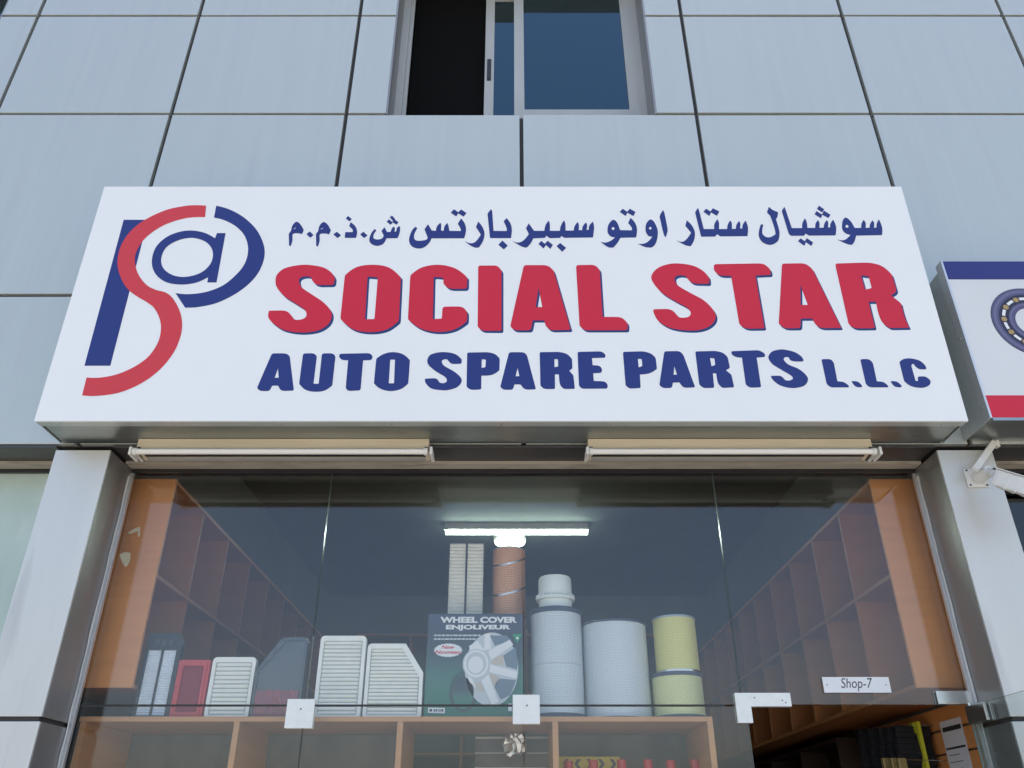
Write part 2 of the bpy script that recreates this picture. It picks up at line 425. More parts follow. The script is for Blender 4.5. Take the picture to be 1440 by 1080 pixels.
# bulkhead above the shop glazing (inside)
box('bulkhead', XE0, XE1, GY-0.02, GY+0.06, Z0+0.02, CEIL+0.6, 'dark_wall', B)
# upper windows
def upper_window(c, open_left):
    l, r, b, t = c-WH, c+WH, Z2, WTOP
    WY = 3.585
    fr = MB(); fw = 0.055
    fr.box(l, l+fw, WY, WY+0.09, b, t); fr.box(r-fw, r, WY, WY+0.09, b, t)
    fr.box(l+fw, r-fw, WY, WY+0.09, t-fw, t); fr.box(l+fw, r-fw, WY, WY+0.09, b, b+fw+0.115)
    wn = fr.build('window', 'alu_white', B)
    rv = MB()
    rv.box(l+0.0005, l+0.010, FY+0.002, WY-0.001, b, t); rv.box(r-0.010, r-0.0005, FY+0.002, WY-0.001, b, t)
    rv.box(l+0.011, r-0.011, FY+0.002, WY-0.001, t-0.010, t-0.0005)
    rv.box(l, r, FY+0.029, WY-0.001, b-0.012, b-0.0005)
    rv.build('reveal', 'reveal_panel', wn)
    il, ir = l+fw, r-fw; mid = c+0.005; sb = b+fw+0.115
    # fixed/right sash in front
    s = MB(); sw = 0.062; y0, y1 = WY+0.006, WY+0.040
    s.box(mid-0.045, mid+0.018, y0, y1, sb, t-fw); s.box(ir-sw, ir, y0, y1, sb, t-fw); s.box(mid+0.018, ir-sw, y0, y1, sb, sb+0.075); s.box(mid+0.018, ir-sw, y0, y1, t-fw-0.06, t-fw)
    s.build('sash', 'alu_white', wn)
    MB().box(mid+0.016, ir-sw+0.002, y0+0.014, y0+0.020, sb+0.07, t-fw-0.058).build('pane', 'window_glass', wn)
    # sliding left sash behind, pushed part way open
    y0, y1 = WY+0.048, WY+0.080
    sx = c-0.175 if open_left else il
    s = MB(); s.box(sx-0.055, sx+0.004, y0, y1, sb, t-fw); s.box(sx+0.004, mid+0.02, y0, y1, sb, sb+0.05); s.box(sx+0.004, mid+0.02, y0, y1, t-fw-0.06, t-fw)
    s.build('sash', 'alu_white', wn)
    MB().box(sx+0.002, mid+0.02, y0+0.012, y0+0.018, sb+0.04, t-fw-0.058).build('pane', 'window_glass', wn)
    h = MB(); h.box(sx-0.040, sx-0.014, y0-0.005, y0+0.001, sb+0.38, sb+0.58, 0.002); h.box(sx-0.034, sx-0.020, y0-0.010, y0-0.004, sb+0.39, sb+0.57, 0.002)
    h.build('handle', 'black_plastic', wn)
    s = MB(); s.box(il, il+0.022, WY+0.03, WY+0.045, sb, t-fw); s.build('screen_frame', 'alu_white', wn)
    MB().box(il+0.022, sx-0.054, WY+0.083, WY+0.087, sb, t-fw).build('insect_screen', 'screen_mesh', wn)
    for dx in (-0.43, 0.55):
        MB().box(c+dx-0.022, c+dx+0.022, WY-0.004, WY+0.001, b+0.125, b+0.142, 0.002).build('drain_cap', 'black_plastic', wn)
    return wn
upper_window(XC, True); upper_window(XC-4*PW, True); upper_window(XC+4*PW, True)

# pillars between the shop bays
HW = 1.88; PWD = 0.25; PJ = 2.005
for s in (-1, 1):
    xi = XC+s*HW; xo = xi+s*PWD; a, b = min(xi, xo), max(xi, xo)
    MB().box(a+0.012, b-0.012, FY+0.012, GY+0.05, 0.0, Z0-0.02).build('pillar_core', 'joint', B)
    for z0, z1 in ((0.0, PJ), (PJ, Z0-0.012)):
        MB().box(a, b, FY, FY+0.0115, z0+0.009, z1-0.009, 0.002).build('pillar_panel', 'pillar', B)
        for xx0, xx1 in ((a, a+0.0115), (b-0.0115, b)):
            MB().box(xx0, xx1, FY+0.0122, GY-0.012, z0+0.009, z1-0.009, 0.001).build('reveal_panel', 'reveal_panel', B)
# soffit under the facade, one piece per bay
for n in (-1, 0, 1):
    c = XC+n*(2*HW+PWD); 
    for a, b in ((c-HW, c-0.63), (c-0.63, c+0.62), (c+0.62, c+HW)):
        MB().box(a+0.003, b-0.003, FY+0.003, GY-0.022, Z0-0.006, Z0+0.004, 0.001).build('soffit_panel', 'soffit', B)
    tr = MB(); tr.box(c-HW+0.002, c+HW-0.002, GY-0.095, GY-0.030, Z0-0.020, Z0-0.0065, 0.001); tr.build('head_trim', 'beige_trim', B)
    hc = MB(); hc.box(c-HW+0.02, c+HW-0.02, GY-0.026, GY-0.006, Z0-0.034, Z0+0.015); hc.box(c-HW+0.02, c+HW-0.02, GY+0.018, GY+0.034, Z0-0.034, Z0+0.015)
    hc.build('head_channel', 'black_plastic', B)
# jamb channels of the shop front
for s in (-1, 1):
    x = XC+s*(HW-0.001); a, b = min(x, x-s*0.018), max(x, x-s*0.018)
    MB().box(a, b, GY-0.030, GY-0.008, 0.0, Z0-0.04, 0.002).build('jamb_channel', 'alu', B)
    # ragged sealant smears beside the channel
    v = []; nseg = 40
    for i in range(nseg+1):
        z = 0.9+(Z0-0.06-0.9)*i/nseg
        wdt = 0.004+0.010*random.random()**2
        v += [(x-s*0.0015, GY-0.032-wdt, z), (x-s*0.0045, GY-0.031, z)]
    f = [(2*i, 2*i+1, 2*i+3, 2*i+2) for i in range(nseg)]
    mk('sealant_strip', v, f, 'silicone', B)
    a, b = min(x, x-s*0.006), max(x, x-s*0.006)
    MB().box(a, b, GY-0.007, GY+0.012, 0.0, Z0-0.04).build('black_gasket', 'black_plastic', B)

# shop front glazing
DOORTOP = zat(992, GY)
def gpane(name, x0, x1, z0, z1, m='shop_glass', parent=B, y=GY):
    mb = MB(); mb.box(x0, x1, y, y+0.010, z0, z1)
    o = mb.build(name, [m, 'glass_edge'], parent)
    for p in o.data.polygons: p.material_index = 0 if abs(p.normal.y) > 0.9 else 1
    return o
gl, gr = XC-HW+0.004, XC+HW-0.004
j1, j2, j3 = at(456, 760, GY).x, at(735, 760, GY).x, at(1014, 760, GY).x
JG = 0.0016
tops = [(gl, j1), (j1, j2), (j2, j3), (j3, gr)]
for a, b in tops: gpane('glass_panel', a+JG, b-JG, DOORTOP+0.004, Z0)
DX0 = at(1055, 1030, GY).x
for a, b in ((gl, j1), (j1, j2), (j2, DX0)): gpane('glass_panel', a+JG, b-JG, 0.01, DOORTOP-0.004)
# thin dark gap seals between upper and lower panes
MB().box(gl, DX0-0.09, GY+0.001, GY+0.009, DOORTOP-0.0036, DOORTOP+0.0036).build('gap_seal', 'joint', B)
# patch fittings at the joints
def fitting(pts, y0=GY-0.012, bolt=()):
    z_ = [(px, py) for px, py in pts]
    l3 = [at(px, py, GY-0.001) for px, py in z_]
    x0, x1 = min(p.x for p in l3), max(p.x for p in l3)
    mb = MB().prism([[Vector((p.x, GY-0.0015, p.z)) for p in l3]], 0.010, (0, -1, 0))
    mb.prism([[Vector((p.x, GY+0.0115, p.z)) for p in l3]], 0.010, (0, 1, 0))
    o = mb.build('patch_fitting', 'fitting', B)
    for bx_, by_ in bolt:
        c = at(bx_, by_, GY-0.0116)
        MB().tube(c, c+Vector((0, -0.0006, 0)), 0.004, 10).build('screw', 'text_dark', o)
    return o
def sq(cx, cy, w_, h_):
    a = at(cx-w_/2, cy, GY).x; b = at(cx+w_/2, cy, GY).x; z1_ = zat(cy-h_/2, GY); z0_ = zat(cy+h_/2, GY)
    return a, b, z0_, z1_
def fitbox(cx, cy, w_, h_, bolts=()):
    a, b, z0_, z1_ = sq(cx, cy, w_, h_)
    mb = MB().box(a, b, GY-0.013, GY-0.0005, z0_, z1_, 0.0015); mb.box(a, b, GY+0.0105, GY+0.023, z0_, z1_, 0.0015)
    o = mb.build('patch_fitting', 'fitting', B)
    for bx_, by_ in bolts:
        c = at(bx_, by_, GY-0.0128)
        MB().tube(c, c+Vector((0, -0.0008, 0)), 0.0035, 10).build('screw', 'text_dark', o)
fitbox(422.5, 1004, 39, 41, ((423, 997),)); fitbox(740, 998, 38, 41, ((741, 992),))
xa, xb, za, zb = at(1033, 985, GY).x, at(1111, 985, GY).x, zat(1017, GY), zat(975, GY)
xm, zm = at(1056, 1000, GY).x, zat(994, GY)
loop = [(xa, za), (xm, za), (xm, zm), (xb, zm), (xb, zb), (xa, zb)]
mb = MB().prism([[Vector((x, GY-0.0005, z)) for x, z in loop]], 0.0125, (0, -1, 0)); mb.prism([[Vector((x, GY+0.0105, z)) for x, z in loop]], 0.0125, (0, 1, 0))
lf = mb.build('corner_fitting', 'fitting', B)
for q in ((1061, 981), (1100, 985), (1105, 988)):
    c = at(*q, GY-0.0131); MB().tube(c, c+Vector((0, -0.0006, 0)), 0.003, 8).build('screw', 'text_dark', lf)
# the glass door, swung open at a right angle towards the street
DXH = gr-0.018
door = MB().box(DXH-0.010, DXH, GY-0.93, GY-0.008, 0.012, DOORTOP-0.006).build('door', ['door_glass', 'glass_edge'], B)
for p in door.data.polygons: p.material_index = 0 if abs(p.normal.x) > 0.9 else 1
hx0, hz0, hz1 = at(1316, 982, GY).x, zat(991, GY), zat(971, GY)
hz1b = zat(972, GY)
h = MB().box(hx0, gr-0.002, GY-0.013, GY-0.0005, DOORTOP+0.0045, hz1b, 0.0015); h.box(hx0, gr-0.002, GY+0.0105, GY+0.023, DOORTOP+0.0045, hz1b, 0.0015)
h.build('top_patch', 'steel', B)
h = MB().box(DXH-0.024, DXH-0.0105, GY-0.16, GY-0.012, DOORTOP-0.075, DOORTOP-0.007, 0.0015); h.box(DXH+0.0005, DXH+0.014, GY-0.16, GY-0.012, DOORTOP-0.075, DOORTOP-0.007, 0.0015)
h.build('hinge_patch', 'steel', door)
c = Vector((DXH-0.004, GY-0.02, DOORTOP))
MB().tube(c+Vector((0, 0, -0.07)), c+Vector((0, 0, 0.006)), 0.009, 14).build('pivot', 'steel', door, smooth=True)
box('handle_bar', DXH-0.055, DXH-0.035, GY-0.86, GY-0.84, 0.8, 1.25, 'steel', door, 0.004)
# neighbouring bays: whitewashed glass at the left, dark glass at the right
cl = XC-(2*HW+PWD); cr_ = XC+(2*HW+PWD)
MB().box(cl-HW, cl+HW-0.004, GY, GY+0.010, 0.02, Z0).build('whitewashed_glass', 'frosted', B)
MB().box(cr_-HW+0.004, cr_+HW, GY, GY+0.010, 0.02, Z0).build('dark_glass', 'dark_glass', B)
box('neighbour_wall', cr_-HW-0.05, cr_+HW, 4.6, 4.7, 0.0, CEIL, 'dark_wall', B)
box('neighbour_wall', cl-HW-0.05, cl+HW, 4.6, 4.7, 0.0, CEIL, 'dark_wall', B)

# ================================================================== main sign
YT, YB, YBACK = 3.130, 3.160, FY-0.003
c_tl, c_tr, c_bl, c_br = at(145, 262.5, YT), at(1266, 262.5, YT), at(50, 592, YB), at(1363.5, 592, YB)
sx0, sx1 = (c_tl.x+c_bl.x)/2, (c_tr.x+c_br.x)/2
szt, szb = c_tl.z, c_bl.z
S = thing('shop_sign', ((sx0+sx1)/2, YBACK, szb), 'wide white box sign with red SOCIAL STAR lettering above the glass shop front', 'sign')
sn = Vector((0, -(szt-szb), (YT-YB)*1.0)).normalized()
if sn.y > 0: sn = -sn
spt = Vector((0, YB, szb))
sproj = lambda px, py: on_plane(px, py, spt, sn)
# face (its wall side is the lamp box)
fm = MB(); fm.add([(sx0, YB, szb), (sx1, YB, szb), (sx1, YT, szt), (sx0, YT, szt), (sx0, YB+0.012, szb), (sx1, YB+0.012, szb), (sx1, YT+0.012, szt), (sx0, YT+0.012, szt)],
                  [(0, 1, 2, 3), (7, 6, 5, 4), (0, 4, 5, 1), (1, 5, 6, 2), (2, 6, 7, 3), (3, 7, 4, 0)])
fm.build('sign_face', 'vinyl', S)
# returned edges of the box: a sheet lip then a recessed case
lp = 0.040
case = MB(); ci = 0.018
case.box(sx0+ci, sx1-ci, YB+0.053, YBACK, szb+0.0035, szt-0.01)
case.build('sign_case', 'galvanised_dark', S)
MB().box(sx0+0.002, sx1-0.002, YB+0.0125, YB+0.052, szb+0.0005, szb+0.0030).build('bottom_lip', 'galvanised', S)
MB().box(sx0+0.002, sx1-0.002, YT+0.0125, YBACK-0.002, szt-0.0031, szt-0.0005).build('top_cover', 'galvanised', S)
for x in (sx0, sx1-0.0025):
    MB().box(x, x+0.0025, YB+0.0125, YBACK-0.001, szb+0.004, szt-0.004).build('side_cover', 'galvanised', S)
for i in range(9):
    xx = sx0+0.1+(sx1-sx0-0.2)*i/8
    MB().tube((xx, YB+0.03, szb+0.0006), (xx, YB+0.03, szb-0.003), 0.005, 10).build('rivet', 'steel', S)
# vertical weld line of the vinyl
pxprint('vinyl_seam', [[(675.2, 264), (676.0, 264), (677.4, 590), (676.6, 590)]], sproj, sn, 0.0001, 0.0003, 'vinyl', S)

def letters(defs, ox, oy, sc, m, lift=0.0006, shadow=False, name='letter', r0=4):
    for d in defs:
        loops = [outline(t, ox, oy, sc, r0) for t in d.split('|')]
        if shadow:
            sh = [[(x+2.6, y+3.0) for x, y in l] for l in loops]
            pxprint('letter_shadow', sh, sproj, sn, 0.0002, 0.0004, 'print_shadow', S)
            pxprint(name, loops, sproj, sn, 0.0008, 0.0005, m, S)
        else:
            pxprint(name, loops, sproj, sn, lift, 0.0005, m, S)
RED = 'print_red'
letters(["345,75~ 500,95~ 575,140~ 606,190/14 597,245/22 450,247/45 412,205/12 408,180/10 365,172~ 315,185~ 303,218~ 325,265~ 400,318~ 500,385~ 562,450~ 580,510~ 548,578~ 460,630~ 320,647~ 180,625~ 90,572~ 46,520~ 50,462/32 205,460/50 250,520/10 262,535/8 300,540~ 350,525~ 368,490~ 345,448~ 270,398~ 180,340~ 120,270~ 105,215~ 120,155~ 190,102~",
 "690,165/35 790,95~ 925,75~ 1060,98~ 1163,182/22 1146,548/25 1040,622~ 900,644~ 760,618~ 652,530/25|882,174/12 968,182/6 940,533/10 860,535/4"], 370, 360, 6, RED, shadow=True)
letters(["102,165/35 200,98~ 340,75~ 480,105~ 583,182/18 580,277/24 425,278/45 382,235/12 380,184/4 300,176/14 292,533/3 368,530/12 374,428/28 545,427/40 583,475/18 580,553/25 470,622~ 330,642~ 190,612~ 82,535/20",
 "675,82/18 838,81/30 872,125/14 872,632/14 708,632/30 670,598/12"], 560, 360, 6, RED, shadow=True)
letters(["160,78/22 362,78/40 410,122/20 555,624/14 385,628/40 345,592/14 332,544/5 236,544/5 220,628/24 82,628/30 45,595/14|284,270/1 316,432/2 260,432/2",
 "600,78/20 760,75/35 800,118/14 825,515/3 985,515/40 1036,568/20 1034,627/18 672,628/35 630,590/14"], 710, 360, 6, RED, shadow=True)
letters(["325,64~ 450,84~ 535,130~ 582,185/18 586,236/20 440,234/45 395,185/12 388,172/6 345,164~ 300,175~ 292,205~ 320,250~ 420,310~ 530,370~ 605,440~ 638,510~ 612,572~ 530,618~ 410,630~ 260,608~ 160,553~ 120,492~ 112,450/28 265,447/50 316,505/8 328,518/6 365,522~ 412,512~ 428,480~ 395,435~ 300,383~ 190,315~ 118,235~ 95,175~ 140,110~ 230,72~",
 "622,70/22 1045,63/45 1100,115/20 1104,160/14 973,166/3 1050,612/14 890,614/40 838,576/14 768,168/4 668,168/40 624,122/16"], 900, 360, 6, RED, shadow=True)
letters(["238,65/20 435,62/45 492,108/20 738,608/14 560,610/45 515,572/18 495,529/5 396,529/5 393,610/22 262,612/40 210,574/14|392,245/1 456,414/2 396,414/2",
 "685,65/22 900,58/30 1000,62~ 1090,92~ 1165,160/25 1206,302/24 1158,334/5 1240,398/24 1270,510~ 1310,606/8 1150,609/50 1085,560~ 1050,480~ 1032,387/5 968,387/5 1022,610/18 850,612/40 800,576/14|903,164/4 968,172/6 996,272/14 938,285/10"], 1060, 360, 6, RED, shadow=True)
BL = 'print_blue'
letters(["165,72/20 288,72/34 315,98/12 350,386/14 240,390/34 217,344/8 167,344/8 145,390/22 65,390/26 38,365/14|216,200/1 222,278/2 188,278/2",
 "428,73/18 520,71/26 544,97/12 515,328/4 559,330/8 587,73/18 678,71/26 701,97/12 674,342/18 610,385~ 530,396~ 450,380~ 394,328/18",
 "735,76/22 992,70/30 1016,98/14 1005,129/18 934,131/3 912,384/16 808,390/24 787,366/12 808,131/3 752,128/28 730,100/12",
 "1045,118/18 1110,77~ 1190,62~ 1270,80~ 1329,130/15 1315,326/15 1250,374~ 1160,390~ 1080,370~ 1025,326/15|1163,125/5 1203,125/5 1195,325/6 1150,325/6"], 355, 485, 6, BL)
letters(["215,62~ 300,78~ 357,125/18 354,160/14 265,162/26 240,130/8 232,122/5 205,124~ 187,140~ 205,175~ 290,225~ 343,270~ 355,310~ 320,355~ 250,380~ 190,383~ 100,368~ 52,322~ 46,286/18 145,281/30 168,318/5 200,324~ 230,308~ 220,275~ 140,225~ 80,175~ 65,135~ 85,90~ 140,68~",
 "402,66/14 560,62/20 630,76~ 676,115/20 674,215/24 610,253~ 522,260/3 520,377/14 430,380/24 397,354/10|525,122/4 560,125/6 556,190/10 523,195/4",
 "755,63/18 880,62/30 906,87/14 982,375/12 885,379/34 852,334/6 800,334/6 788,379/20 708,380/24 681,355/12|828,195/1 842,265/2 810,265/2",
 "1013,62/14 1170,60/20 1240,77~ 1286,120/18 1290,200/14 1262,219/4 1298,257/14 1310,371/10 1222,373/30 1186,335~ 1176,249/5 1142,249/5 1143,373/14 1050,373/26 1020,345/10|1138,120/4 1168,122/5 1170,184/8 1138,188/4"], 590, 485, 6, BL)
letters(["313,60/14 518,55/32 550,85/12 546,109/12 435,112/3 440,172/3 500,175/28 521,206/12 514,236/14 445,240/3 450,305/3 545,308/32 569,340/12 563,369/12 350,371/26 325,345/10",
 "696,60/14 860,55/25 930,74~ 972,112/20 983,202/22 920,240~ 838,250/3 846,364/14 750,370/26 718,341/10|822,118/4 855,120/6 860,180/10 828,190/4",
 "1045,55/18 1175,52/30 1206,86/14 1305,358/12 1205,364/34 1172,317/6 1117,319/6 1110,364/20 1033,365/24 1003,340/12|1130,180/1 1152,252/2 1122,252/2"], 760, 485, 6, BL)
letters(["166,56/14 330,52/20 395,67~ 440,106/18 459,195/14 424,215/4 471,252/14 494,358/10 400,364/32 360,325~ 343,240/5 314,240/5 326,363/14 235,365/26 200,336/10|290,110/4 328,115/5 335,170/8 303,182/4",
 "470,54/14 708,45/34 754,76/14 755,102/10 684,108/3 722,358/12 625,362/30 592,335/10 560,108/3 508,105/26 473,80/10",
 "915,40~ 1000,60~ 1058,96~ 1082,134/14 1065,141/8 980,135~ 955,105/8 925,104~ 912,125~ 950,165~ 1040,205~ 1100,255~ 1117,295~ 1085,345~ 990,365~ 890,345~ 825,300~ 803,262/14 890,260/24 925,298/6 960,302~ 990,285~ 975,260~ 900,215~ 815,160~ 783,105~ 810,60~ 860,43~"], 950, 485, 6, BL)
letters(["210,122/14 290,119/30 315,152/10 345,308/3 400,312/34 443,346/10 441,359/8 285,359/26 255,330/10",
 "461,306/12 520,308/26 556,347/10 549,359/8 497,356/24",
 "538,122/14 615,119/30 645,156/10 678,308/3 735,312/34 774,346/10 772,359/8 615,359/26 585,330/10",
 "791,306/12 850,308/26 889,347/10 882,359/8 827,356/24",
 "868,145/15 905,120~ 965,115~ 1040,135~ 1090,180/14 1097,206/10 1035,208/22 1000,180/8 985,160~ 968,175/5 1005,305/5 1025,306/5 1024,268/10 1090,265/30 1130,300/16 1125,335~ 1085,358~ 1030,362~ 960,345~ 908,305/14"], 1120, 485, 6, BL)
# Arabic line
letters(["140,215~ 180,245~ 218,310/8 197,356/8 150,345~ 95,355~ 90,425~ 70,492/9 52,485/8 49,350/8 75,318/4 85,270~ 110,232~|100,296/2 128,281/2 131,288/2 108,299/2", "247,355 285,325 328,365 292,397",
 "446,219~ 486,248~ 523,313/8 502,359/8 455,348~ 400,358~ 396,428~ 376,495/9 358,488/8 354,353/8 380,321/4 390,273~ 415,235~|405,299/2 433,284/2 436,291/2 413,302/2", "550,358 590,328 637,368 598,400",
 "745,220/8 800,270~ 818,330~ 805,397/10 678,397/10 684,333/8 770,332/6 765,302~ 728,265/6", "692,180 715,150 758,185 733,212", "852,358 888,328 935,370 897,400",
 "1300,268/5 1298,330~ 1273,401/8 1148,401/4 1110,465~ 1040,487~ 975,462~ 955,415~ 975,350~ 1015,298/8 1035,312/5 1005,360~ 1003,400~ 1040,415~ 1095,405~ 1118,370/6 1091,320/6 1125,277/6 1155,332/6 1195,330/5 1205,300~ 1222,272/5 1243,280/4 1240,328/3 1258,325/3 1265,290~ 1282,268/5",
 "1150,215 1178,188 1220,227 1192,250", "1185,165 1210,145 1247,187 1222,207", "1213,217 1240,190 1283,222 1260,250"], 400, 285, 8, BL, name='arabic_letter')
letters(["628,178/5 670,240~ 683,310~ 662,402/8 295,402/4 270,450~ 220,498~ 150,517~ 75,492~ 42,432~ 55,360~ 85,300~ 118,272/6 135,290/5 105,345~ 98,395~ 120,425~ 170,430~ 235,418~ 252,395/5 216,300/6 255,243/6 298,315/4 345,318/4 355,270~ 395,226/6 405,250/5 402,315/3 432,318/3 440,270~ 472,229/6 485,262~ 495,318/4 625,320/5 620,290~ 590,238/5",
 "511,114 548,75 600,112 573,156", "587,118 628,77 689,118 656,158",
 "820,214/5 865,270~ 890,345~ 875,430~ 828,505/24 780,505~ 720,475~ 670,435/2 735,458~ 790,440~ 850,360/14 795,275/5",
 "965,73/5 978,100/5 992,318/4 1140,320/5 1140,290~ 1106,210/5 1140,174/5 1185,240~ 1198,310~ 1189,400/10 953,400/10 924,125/6", "1047,475 1092,427 1152,485 1108,526"], 570, 285, 8, BL, name='arabic_letter')
letters(["268,233/5 328,318/6 445,318/4 455,260~ 490,203/6 505,240~ 505,318/4 620,318/4 628,265~ 665,198/6 680,240~ 682,315/4 775,315/4 785,265~ 818,220/6 832,250~ 830,310/4 870,310/4 878,265~ 912,223/6 925,255~ 918,308/3 945,305/3 950,260~ 990,213/5 1003,280~ 991,392/8 670,397/4 635,375/4 622,397/4 505,400/5 465,372/4 450,397/5 320,402/4 285,465~ 242,508/22 180,490~ 82,430/2 150,450~ 210,425~ 270,355/14 237,290/5",
 "377,465 410,431 463,476 435,517", "448,463 482,429 540,476 512,522", "581,490 622,454 689,510 645,554"], 710, 285, 8, BL, name='arabic_letter')
letters(["175,195~ 220,222~ 255,310/5 390,312/5 385,280~ 347,230/5 372,171/5 425,230~ 446,300~ 437,392/10 260,396/4 225,455~ 182,505/18 120,500~ 35,440/2 90,450~ 150,430~ 200,390/4 150,380~ 115,330~ 125,250~|177,274~ 195,292~ 177,310~ 159,292~",
 "252,105 285,69 341,108 318,151", "330,110 365,69 430,106 405,152",
 "595,190~ 640,220~ 678,310~ 675,400~ 650,470~ 612,505/18 540,500~ 460,465/2 530,460~ 580,430~ 620,380/4 575,375~ 543,320~ 550,240~|595,271~ 611,288~ 595,305~ 579,288~",
 "738,84/5 755,120~ 785,270~ 790,320~ 768,392/7 745,350~ 705,180~ 702,150~"], 840, 285, 8, BL, name='arabic_letter')
letters(["205,199/5 265,260~ 298,340~ 285,430~ 248,492/22 180,475~ 88,422/2 150,442~ 200,415~ 255,340/14 190,262/5",
 "332,58/5 350,110/6 397,298/5 515,298/4 518,240~ 550,187/6 568,230~ 568,298/4 660,298/4 668,245~ 695,202/6 712,235~ 712,296/4 758,296/4 765,250~ 795,207/6 808,240~ 805,292/3 830,292/3 838,245~ 868,202/6 890,260~ 895,310~ 889,377/8 585,380/4 545,355/4 527,382/4 368,384/8 299,110/6",
 "392,102 425,69 480,107 460,151", "468,105 500,64 572,100 545,149",
 "1130,48/5 1165,80/6 1234,110/8 1224,168/8 1208,185/4 1240,290~ 1250,350~ 1235,425~ 1185,466~ 1130,475~ 1060,447~ 1020,390~ 1018,320~ 1040,243/9 1067,250/7 1055,310~ 1060,355~ 1100,388~ 1150,388~ 1205,355/8 1190,280~ 1145,150/5 1107,110/6"], 940, 285, 8, BL, name='arabic_letter')
letters(["325,43/5 340,80/6 405,272/5 515,272/4 518,220~ 545,168/6 565,215~ 570,270/4 655,270/4 658,225~ 683,186/6 700,220~ 698,268/4 745,268/4 752,225~ 778,186/6 792,215~ 790,265/3 815,265/3 818,225~ 845,181/6 872,240~ 878,290~ 871,350/8 590,352/4 550,330/4 537,353/4 393,354/10 372,330/6 298,90/6",
 "646,125 668,91 730,130 715,167", "673,68 695,33 750,72 730,107", "726,128 748,86 817,130 796,165", "471,412 498,381 554,420 540,462", "543,412 565,379 632,425 613,463",
 "978,160~ 1030,197~ 1075,270/5 1145,270/4 1148,225~ 1170,184/6 1192,220~ 1190,270/4 1235,268/4 1240,230~ 1265,188/6 1282,220~ 1280,268/3 1308,266/3 1310,225~ 1333,178/6 1360,240~ 1370,290~ 1366,347/8 1090,352/4 1070,420~ 1042,452/18 990,440~ 888,393/2 950,402~ 990,385~ 1030,345/4 975,325~ 942,280~ 945,200~|993,236~ 1011,253~ 993,270~ 975,253~"], 1060, 285, 7.579, BL, name='arabic_letter')
# emblem
letters(["355,140 519,140 265,1125 90,1125"], 100, 280, 4.8, BL, lift=0.0002, name='emblem_stem', r0=0)
letters(["912,45 905,122 770,130~ 620,180~ 500,265~ 440,360~ 432,430~ 455,510~ 510,580~ 570,612~ 640,632~ 690,675~ 735,760~ 750,850~ 735,940~ 690,1040~ 600,1150~ 480,1240~ 330,1305~ 180,1328~ 75,1325 105,1205 200,1205~ 320,1180~ 440,1125~ 530,1055~ 590,960~ 607,870~ 595,800~ 560,735~ 510,695~ 450,660~ 390,615~ 345,550~ 318,470~ 315,400~ 340,310~ 400,220~ 500,140~ 640,75~ 770,47~ 840,42~"], 100, 280, 4.8, 'print_coral', lift=0.0008, name='emblem_curve', r0=0)
letters(["980,45 1080,75~ 1180,135~ 1260,220~ 1305,330~ 1295,430~ 1240,530~ 1140,620~ 1000,695~ 870,727~ 770,733 705,635 800,642~ 920,625~ 1030,580~ 1120,505~ 1175,430~ 1195,340~ 1175,255~ 1120,190~ 1040,145~ 965,125"], 100, 280, 4.8, BL, name='emblem_bow', r0=0)
letters(["815,213~ 900,228~ 972,265 985,230 1043,230 982,563 920,563 925,528 840,565~ 740,577~ 640,560~ 570,505~ 545,425~ 570,330~ 640,260~ 730,222~|820,262~ 910,290~ 955,350~ 945,430~ 880,495~ 780,525~ 690,515~ 625,470~ 608,405~ 640,330~ 720,280~"], 100, 280, 4.8, BL, name='emblem_letter', r0=0)

# ================================================================== neighbour's sign
nx0 = at(1322, 367, YB).x; nzt, nzb = zat(367, YB), zat(588, YB); nx1 = nx0+4.0
S2 = thing('shop_sign', ((nx0+nx1)/2, YBACK, nzb), 'white box sign with navy and red bands and a ball bearing picture', 'sign')
MB().box(nx0+0.010, nx1, YB, YB+0.010, nzb+0.002, nzt-0.002).build('sign_face', 'vinyl_grey', S2)
MB().box(nx0, nx0+0.010, YB-0.003, YB+0.05, nzb, nzt, 0.001).build('edge_trim', 'alu', S2)
MB().box(nx0+0.0105, nx1, YB-0.003, YB+0.05, nzb-0.012, nzb+0.001).build('edge_trim', 'galvanised_dark', S2)
MB().box(nx0+0.006, nx0+0.009, YB+0.051, YBACK-0.001, nzb+0.002, nzt-0.030).build('side_cover', 'galvanised', S2)
MB().box(nx0+0.012, nx1-0.004, YB+0.051, YBACK-0.002, nzb+0.004, nzt-0.035).build('sign_case', 'galvanised_dark', S2)
for fz in (0.08, 0.5, 0.9):
    z = nzb+(nzt-nzb)*fz
    MB().tube((nx0-0.0005, YB+0.03, z), (nx0-0.003, YB+0.03, z), 0.005, 10).build('rivet', 'steel', S2)
n2 = Vector((0, -1, 0)); p2 = lambda px, py: at(px, py, YB)
bz = zat(393, YB); rz = zat(556, YB)
MB().box(nx0+0.0105, nx1-0.002, YB-0.0008, YB-0.0002, bz, nzt-0.003).build('printed_band', 'print_navy', S2)
MB().box(nx0+0.0105, nx1-0.002, YB-0.0008, YB-0.0002, nzb+0.003, rz).build('printed_band', 'print_red', S2)
def Bx(x, y): return (1300+x/3.857, 350+y/3.857)
bc = p2(*Bx(583, 395)); rx_ = bc.x-p2(*Bx(367, 395)).x; ry_ = rx_*1.02
def ring(r0, r1, lift, m, name='printed_ring', dx=0.0):
    o_ = [bc+Vector((dx+rx_*r1*math.cos(a), 0, ry_*r1*math.sin(a))) for a in [2*math.pi*i/56 for i in range(56)]]
    loops = [o_]
    if r0 > 0: loops.append([bc+Vector((dx+rx_*r0*math.cos(a), 0, ry_*r0*math.sin(a))) for a in [2*math.pi*i/56 for i in range(56)]])
    l3 = [[p+n2*lift for p in l] for l in loops]
    MB().prism(l3, 0.0004, n2).build(name, m, S2, recalc=False)
